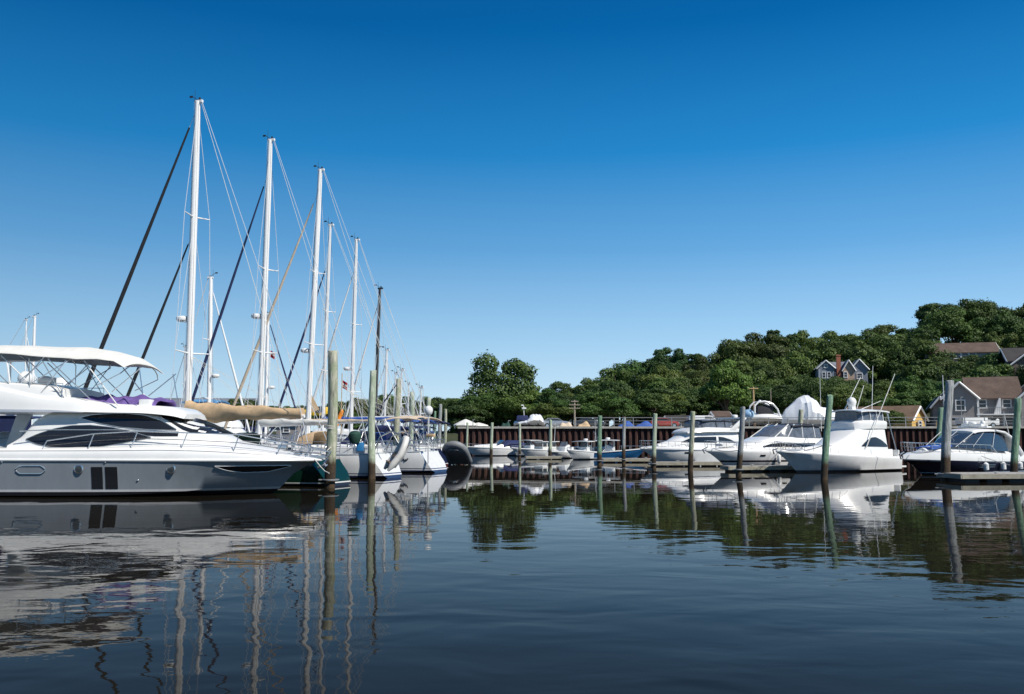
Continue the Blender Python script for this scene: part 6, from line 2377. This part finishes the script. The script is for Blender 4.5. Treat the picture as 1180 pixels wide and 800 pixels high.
def stands(t, L, zb, z0=2.95):
    for u in (.2, .5, .8):
        for sg in (-1, 1):
            mb_ = MB()
            mb_.tube([(u * L, sg * 1.0, z0 + .0), (u * L, sg * .8, zb + .2)], .05, 6)
            mb_.tube([(u * L - .3, sg * 1.2, z0 + .0), (u * L, sg * .85, z0 + .45)], .03, 5)
            mb_.tube([(u * L + .3, sg * 1.2, z0 + .0), (u * L, sg * .85, z0 + .45)], .03, 5)
            mb_.build('boat_stand', M['rust'], t)


t, l_, zb_, lo_ = hull_on_stands(901, 962, 490, 103, 'big boat ashore under lumpy white shrink wrap, the tallest wrapped shape on the quay', M['shrink'],
                                [(900, 483), (903, 475), (909, 468), (918, 460), (926, 455.5), (933, 457), (941, 463), (944, 468.5), (953, 470), (961, 474), (964, 482)])
stands(t, l_, zb_)
t, l_, zb_, lo_ = hull_on_stands(592, 627, 490.5, 106, 'white shrink-wrapped boat with a navy cover at its left end above the seawall', M['shrink'],
                                [(592, 487), (595, 485), (603, 484), (608.5, 482), (611, 478.5), (616, 477), (622, 478), (625.5, 482), (626.5, 487)])
stands(t, l_, zb_)
MB().box((1.0, 0, zb_ + .85), (1.4, 1.6, .6), taper=.9).build('navy_cover', M['navy'], t, bevel=.08)
mb = MB()
mb.tube([(1.2, 0, zb_ + 1), (1.15, 0, zb_ + 2.3)], .05, 6)
mb.box((1.2, 0, zb_ + 2.0), (.5, .3, .18))
mb.box((1.0, 0, zb_ + 2.35), (.3, .3, .14))
mb.build('radar_mast', M['gel'], t, bevel=.02)
t, l_, zb_, lo_ = hull_on_stands(859, 899, 488, 104, 'boat ashore with pale blue wrap on its bow, white hull and a tall curved arch', None,
                                [(859, 481), (862, 477), (870, 475), (880, 475.5), (890, 476), (899, 477)], name='boat_ashore')
stands(t, l_, zb_)
mb = MB()
xa0 = (867 - 859) * 104 / FPX
zt_ = pix(880, 463, 104)[1]
for sg in (-1, 1):
    m2 = MB()
    m2.tube([(xa0, sg * 1.1, zb_ + 1.1), (xa0 + .05, sg * 1.05, zt_ - .5), (xa0 + .5, sg * 1.0, zt_ - .08), (xa0 + 1.2, sg * .98, zt_), (xa0 + 2.1, sg * 1.0, zt_ - .3), (xa0 + 2.6, sg * 1.05, zt_ - .9), (xa0 + 2.9, sg * 1.1, zb_ + .5)], .11, 8)
    m2.build('arch', M['gel'], t)
MB().box((xa0 + 1.2, 0, zt_ - .02), (1.2, 2.0, .08)).build('arch_top', M['gel'], t, bevel=.03)
MB().box((xa0 + 1.3, 0, zb_ + 1.55), (1.9, 1.8, .95), taper=.9).build('black_curtain', M['black_canvas'], t, bevel=.06)
MB().blob((.35, 0, zb_ + .95), (.75, 1.0, .65)).build('bow_wrap', M['shrink_blue'], t)
radome(t, (xa0 + .9, 0, zt_ + .05), .18, .14)

# white marquee
x0, z0_ = pix(540, 493, 108)
t = thing('marquee', 'small white peaked marquee standing at the left end of the quay', 'tent', (x0, 108, 2.92))
mb = MB()
mb.lathe([(1.5, .35), (1.45, .45), (.9, .75), (.4, .98), (.02, 1.12)], (-.35, 0, 0), 8)
mb.build('canopy', M['white_canvas'], t, smooth=False)
mb = MB()
mb.lathe([(1.2, .3), (1.1, .42), (.6, .58), (.02, .72)], (1.15, .4, 0), 8)
mb.build('side_canopy', M['white_canvas'], t, smooth=False)
for xx, yy in ((-1.6, -.9), (.9, -.9), (-1.6, .9), (2.0, .9)):
    pilaster(t, [(xx, yy, 0), (xx, yy, .45)], .04, M['galv'], 'tent_leg')


def vehicle(label, px, Y, L, H, m_, kind='car', z0=2.92, rz=0):
    x, _ = pix(px, 490, Y)
    t = thing({'car': 'parked_car', 'van': 'parked_van', 'truck': 'parked_truck'}[kind], label, kind, (x, Y, z0), rz)
    W = 1.75
    if kind == 'car':
        prof = [(-L / 2, .3), (L / 2, .3), (L / 2, .62), (L / 2 - .2, .78), (L * .22, .88), (L * .05, H), (-L * .28, H), (-L * .42, .92), (-L / 2, .86)]
        gl = [(L * .19, .9), (L * .045, H - .06), (-L * .27, H - .06), (-L * .39, .92)]
    elif kind == 'van':
        prof = [(-L / 2, .3), (L / 2, .3), (L / 2, .9), (L * .36, 1.1), (L * .24, H), (-L / 2 + .1, H), (-L / 2, H - .2)]
        gl = [(L * .34, 1.1), (L * .23, H - .12), (L * .02, H - .12), (L * .02, 1.1)]
    else:
        prof = [(L * .2, .35), (L / 2, .35), (L / 2, 1.0), (L * .45, 1.1), (L * .40, H * .75), (L * .2, H * .75)]
        gl = [(L * .44, 1.12), (L * .39, H * .7), (L * .27, H * .7), (L * .27, 1.12)]
    MB().prism(prof, -W / 2, W / 2, 'xz').build('body', m_, t, bevel=.08, smooth=True)
    MB().prism(gl, -W / 2 - .01, W / 2 + .01, 'xz').build('windows', M['carglass'], t, smooth=False)
    if kind == 'truck':
        MB().box((-L * .15, 0, H * .55), (L * .66, W + .15, H * .8)).build('cargo_box', M['gel'], t, bevel=.03)
        MB().box((-L * .1, 0, .42), (L * .8, .9, .16)).build('chassis', M['black'], t)
    for xx in (-L * .32, L * .32):
        for sg in (-1, 1):
            w_ = MB().lathe([(.02, -.1), (.3, -.1), (.32, 0), (.3, .1), (.02, .1)], (xx, sg * (W / 2 - .05), .32), 16, 'y').build('wheel', M['tyre'], t)
            MB().lathe([(.01, -.115), (.17, -.115), (.17, .115), (.01, .115)], (xx, sg * (W / 2 - .05), .32), 12, 'y').build('rim', M['steel'], w_)
    for sg in (-1, 1):
        MB().box((L / 2 - .02, sg * .6, .66), (.06, .3, .14)).build('headlight', M['gel'], t, bevel=.02)
    return t


M['car_silver'] = mat('silver_car_paint', (0.42, 0.43, 0.45), .3, .5)
M['car_blue'] = mat('blue_car_paint', (0.05, 0.15, 0.35), .25, .2, coat=.5)
M['car_red'] = mat('red_car_paint', (0.35, 0.05, 0.03), .25, 0, coat=.5)
M['car_dark'] = mat('dark_car_paint', (0.03, 0.03, 0.035), .25, 0, coat=.5)
vehicle('white box truck parked in front of the grey townhouse', 1126, 103.5, 4.2, 1.25, M['gel'], 'truck')
vehicle('silver car parked below the left gable of the townhouse', 1100, 106.0, 3.6, 1.25, M['car_silver'])
vehicle('white van parked left of the small pale hut', 810, 105, 3.4, 1.45, M['gel'], 'van')
vehicle('dark car parked just right of the small pale hut', 851, 106, 3.4, 1.2, M['car_dark'])
vehicle('silver car parked among the clutter right of the white wrapped boat', 641, 107, 3.4, 1.2, M['car_silver'])
vehicle('dark car parked at the foot of the three-armed utility pole', 680, 108, 3.4, 1.2, M['car_dark'])
vehicle('red car parked at the right end of the blue tarpaulins', 765, 106, 3.3, 1.2, M['car_red'])
vehicle('white car parked far behind the railing near the yellow house', 1000, 104.6, 3.3, 1.2, M['gel'])
# blue tarps over kayaks and trailers, small tents and stacked gear
for px_, w_, m_, lb in ((722, 2.2, 'blue', 'low trailer heap under a bright blue tarpaulin, left of the pair'), (743, 2.4, 'blue', 'low trailer heap under a bright blue tarpaulin, right of the pair'), (652, 1.6, 'tan_pale', 'pale tan covered gear heap left of the grey utility pole'),
                        (673, 1.6, 'tan', 'tan canvas covered heap just right of the grey utility pole'), (583, 1.2, 'green_canvas', 'small green covered heap left of the white wrapped boat')):
    x, _ = pix(px_, 490, 104)
    t = thing('covered_heap', lb, 'tarpaulin', (x, 104, 2.92))
    mb = MB()
    sd0 = rnd.uniform(0, 9)
    mb.sheet(lambda u, v: (lerp(-w_ / 2, w_ / 2, u), lerp(-.7, .7, v), .08 + .62 * max(0, 1 - abs(2 * u - 1) ** 2.6) * max(0, 1 - abs(2 * v - 1) ** 3) * (1 + .25 * math.sin(u * 9 + sd0))), 14, 8, .03)
    mb.build('tarpaulin', M[m_], t, angle=80)
    MB().box((0, 0, .04), (w_ * .8, .8, .08)).build('pallet', M['planks'], t, smooth=False)
for px_, ht, lb in ((586, 485, 'thin white flagpole left of the shrink-wrapped boat'), (545, 484, 'short post beside the white marquee'), (1107, 458, 'thin lamp post behind the white box truck')):
    x, zz = pix(px_, ht, 104)
    t = thing('lamp_post', lb, 'post', (x, 104, 2.92))
    MB().tube([(0, 0, 0), (0, 0, zz - 2.92)], .045, 6).build('shaft', M['galv'], t)
    MB().box((.1, 0, zz - 2.90), (.3, .12, .07)).build('lamp_head', M['galv'], t)

# ------------------------------------------------------------------ more boats behind the big yacht
def simple_fly(label, px, py, L, th, right, canvas, B=3.4, k=1.0, z_top=4.9):
    b_ = Berth(px, py, L, 1.2, th, right)
    t = thing('motor_yacht', label, 'motor yacht', b_.loc, b_.rz)
    hl_ = Loft(hull_rows(L, B, 1.2 * k, 1.6 * k, rake=1.5), 4)
    hl_.build('hull', M['plain_hull'], t, 50)
    Loft(deck_rows(L, B, 1.2 * k, 1.6 * k), 4).build('deck', M['gel'], t, 50)
    tr_ = [(.15 * L, 1.2 * k, 2.9 * k, B * .42, B * .38), (.5 * L, 1.3 * k, 2.9 * k, B * .42, B * .36), (.62 * L, 1.4 * k, 2.2 * k, B * .36, B * .28), (.78 * L, 1.5 * k, 1.8 * k, B * .2, B * .1)]
    ch_ = Loft(cabin_rows(tr_, .15), 4)
    ch_.build('saloon', M['gel'], t, 50)
    patch(ch_, 'side_window', M['glass'], t, (.2 * L, .6 * L), [(0, 1.9 * k), (99, 1.9 * k)], [(.2 * L, 2.5 * k), (.5 * L, 2.5 * k), (.6 * L, 2.0 * k)], n=12)
    fr_ = [(.0, 2.8 * k, 3.3 * k, B * .40, B * .40), (.3 * L, 2.85 * k, 3.6 * k, B * .43, B * .41), (.5 * L, 2.85 * k, 3.5 * k, B * .38, B * .32), (.56 * L, 2.8 * k, 3.0 * k, B * .3, B * .25)]
    Loft(cabin_rows(fr_, .1), 4).build('flybridge', M['gel'], t, 50)
    if canvas:
        canopy(t, 'bimini', M[canvas], .12 * L, .42 * L, B * .4, z_top, .2, .12, .05)
        for u in (.14, .27, .40):
            mb_ = MB()
            mb_.tube([(.27 * L, -B * .4, 3.4 * k), (u * L, -B * .39, z_top - .22), (u * L, 0, z_top - .05), (u * L, B * .39, z_top - .22), (.27 * L, B * .4, 3.4 * k)], .02, 6)
            mb_.build('bimini_frame', M['steel'], t)
    sheer_rail(t, L, B, 1.2 * k, 1.6 * k, .4, 1.0, 8, .5, 2.2, r=.016)
    return t, b_


t, b_ = simple_fly('white flybridge yacht with radar tower and satellite domes directly behind the grey hulled one', 118, 557.5, 13, 4, True, None, B=3.8, k=1.12)
twr = MB()
for sg in (-1, 1):
    for xx in (3.0, 4.2):
        t2 = MB().tube([(b_.lx(12) + (xx - 3.6), sg * .9, 3.9), (b_.lx(8) + (xx - 3.6) * .6, sg * .7, 5.3)], .04, 6).build('tower_leg', M['gel'], t)
MB().box((b_.lx(6), 0, 5.45), (2.2, 1.7, .34), taper=.85).build('radar_arch', M['gel'], t, bevel=.08)
MB().box((b_.lx(6), -.86, 5.45), (.7, .02, .10)).build('arch_stripe', M['red'], t)
globe(t, (b_.lx(38), -.6, b_.lz(38, 437)), .30)
globe(t, (b_.lx(60), .6, b_.lz(60, 443)), .34)
MB().sheet(lambda u, v: (lerp(b_.lx(-30, 2), b_.lx(38, 2), u), lerp(-2.0, 1.8, v), 2.86 - .25 * v * 0 - .1 * abs(2 * u - 1) ** 3), 10, 6, .03).build('aft_canvas_top', M['navy'], t)
MB().box((b_.lx(4, 1.9), -1.92, 2.5), (b_.lx(38, 1.9) - b_.lx(-30, 1.9), .04, .62)).build('aft_curtain', M['navy'], t, smooth=False)
t, b_ = simple_fly('flybridge boat with a light blue bimini seen just above the tan sail cover', 318, 533.5, 9.5, 6, True, 'sky_blue', B=3.2, k=.95, z_top=4.85)
t, b_ = simple_fly('small white motorboat moored behind the crossed dark rolled headsails', 330, 529.5, 7.5, 8, False, None, B=2.8, k=.75)


# ------------------------------------------------------------------ mooring lines
def mooring(parent, a, b, sag=.25, r=.02, col='rope'):
    """Rope between two world points, kept with the boat it holds."""
    bpy.context.view_layer.update()
    inv = parent.matrix_world.inverted()
    a, b = Vector(a), Vector(b)
    pts = []
    for i in range(11):
        u = i / 10
        p = a.lerp(b, u)
        p.z -= sag * 4 * u * (1 - u)
        pts.append(inv @ p)
    MB().tube(pts, r, 5).build('mooring_line', M[col], parent)


def pw(pt, pb, f):
    """World point on a piling at fraction f of its height."""
    x, y = wat(*pb)
    xt, zt = pix(pt[0], pt[1], y)
    return (lerp(x, xt, f), y, zt * f)


bpy.context.view_layer.update()
W_ = lambda o, p: o.matrix_world @ Vector(p)
mooring(bg_, W_(bg_, (8.7, .15, 1.3)), pw((956, 455.5), (949.5, 553), .42), .2)
mooring(bg_, W_(bg_, (8.7, -.15, 1.3)), pw((923.5, 472), (921, 532), .5), .1)
mooring(bf_, W_(bf_, (9.2, .2, 1.3)), pw((856, 469), (851.5, 548), .38), .15)
mooring(be_, W_(be_, (8.1, .2, 1.25)), pw((755, 477), (753.5, 540), .4), .12)
mooring(bh_, W_(bh_, (9.6, .3, 1.2)), pw((1093.5, 438.5), (1089, 554), .35), .15)
mooring(bh_, W_(bh_, (5.0, 1.7, 1.0)), (25.0, 43.6, .4), .1, .018)
mooring(ya, W_(ya, (14.6, -.3, 1.25)), pw((384.5, 404.5), (381, 562), .30), .12)
mooring(s2, W_(s2, (.9, 1.0, 1.2)), pw((429.5, 426.5), (427.5, 552), .45), .1)
mooring(s3, W_(s3, (.9, 1.1, 1.2)), pw((459, 436.5), (456, 542), .4), .2)

sailboat('small sailboat with a blue sail cover lying between the black mast and the tan bimini', 452, 500, 78, (484, 485, 446), (.9, 0, 0), 'navy', 'blue', 'gel', spreaders=((.55, .5),), mastw=.07, B=2.6, fs=.9, fb=1.1, dodger='blue', bimini='navy')
sailboat('small sailboat with a thin mast and a tan dodger behind the black masted boat', 405, 498, 81, (461, 463, 426), (.9, 0, 0), 'white', 'tan', 'navy', spreaders=((.55, .6),), mastw=.075, B=2.8, fs=.9, fb=1.1, dodger='tan', bimini=None)
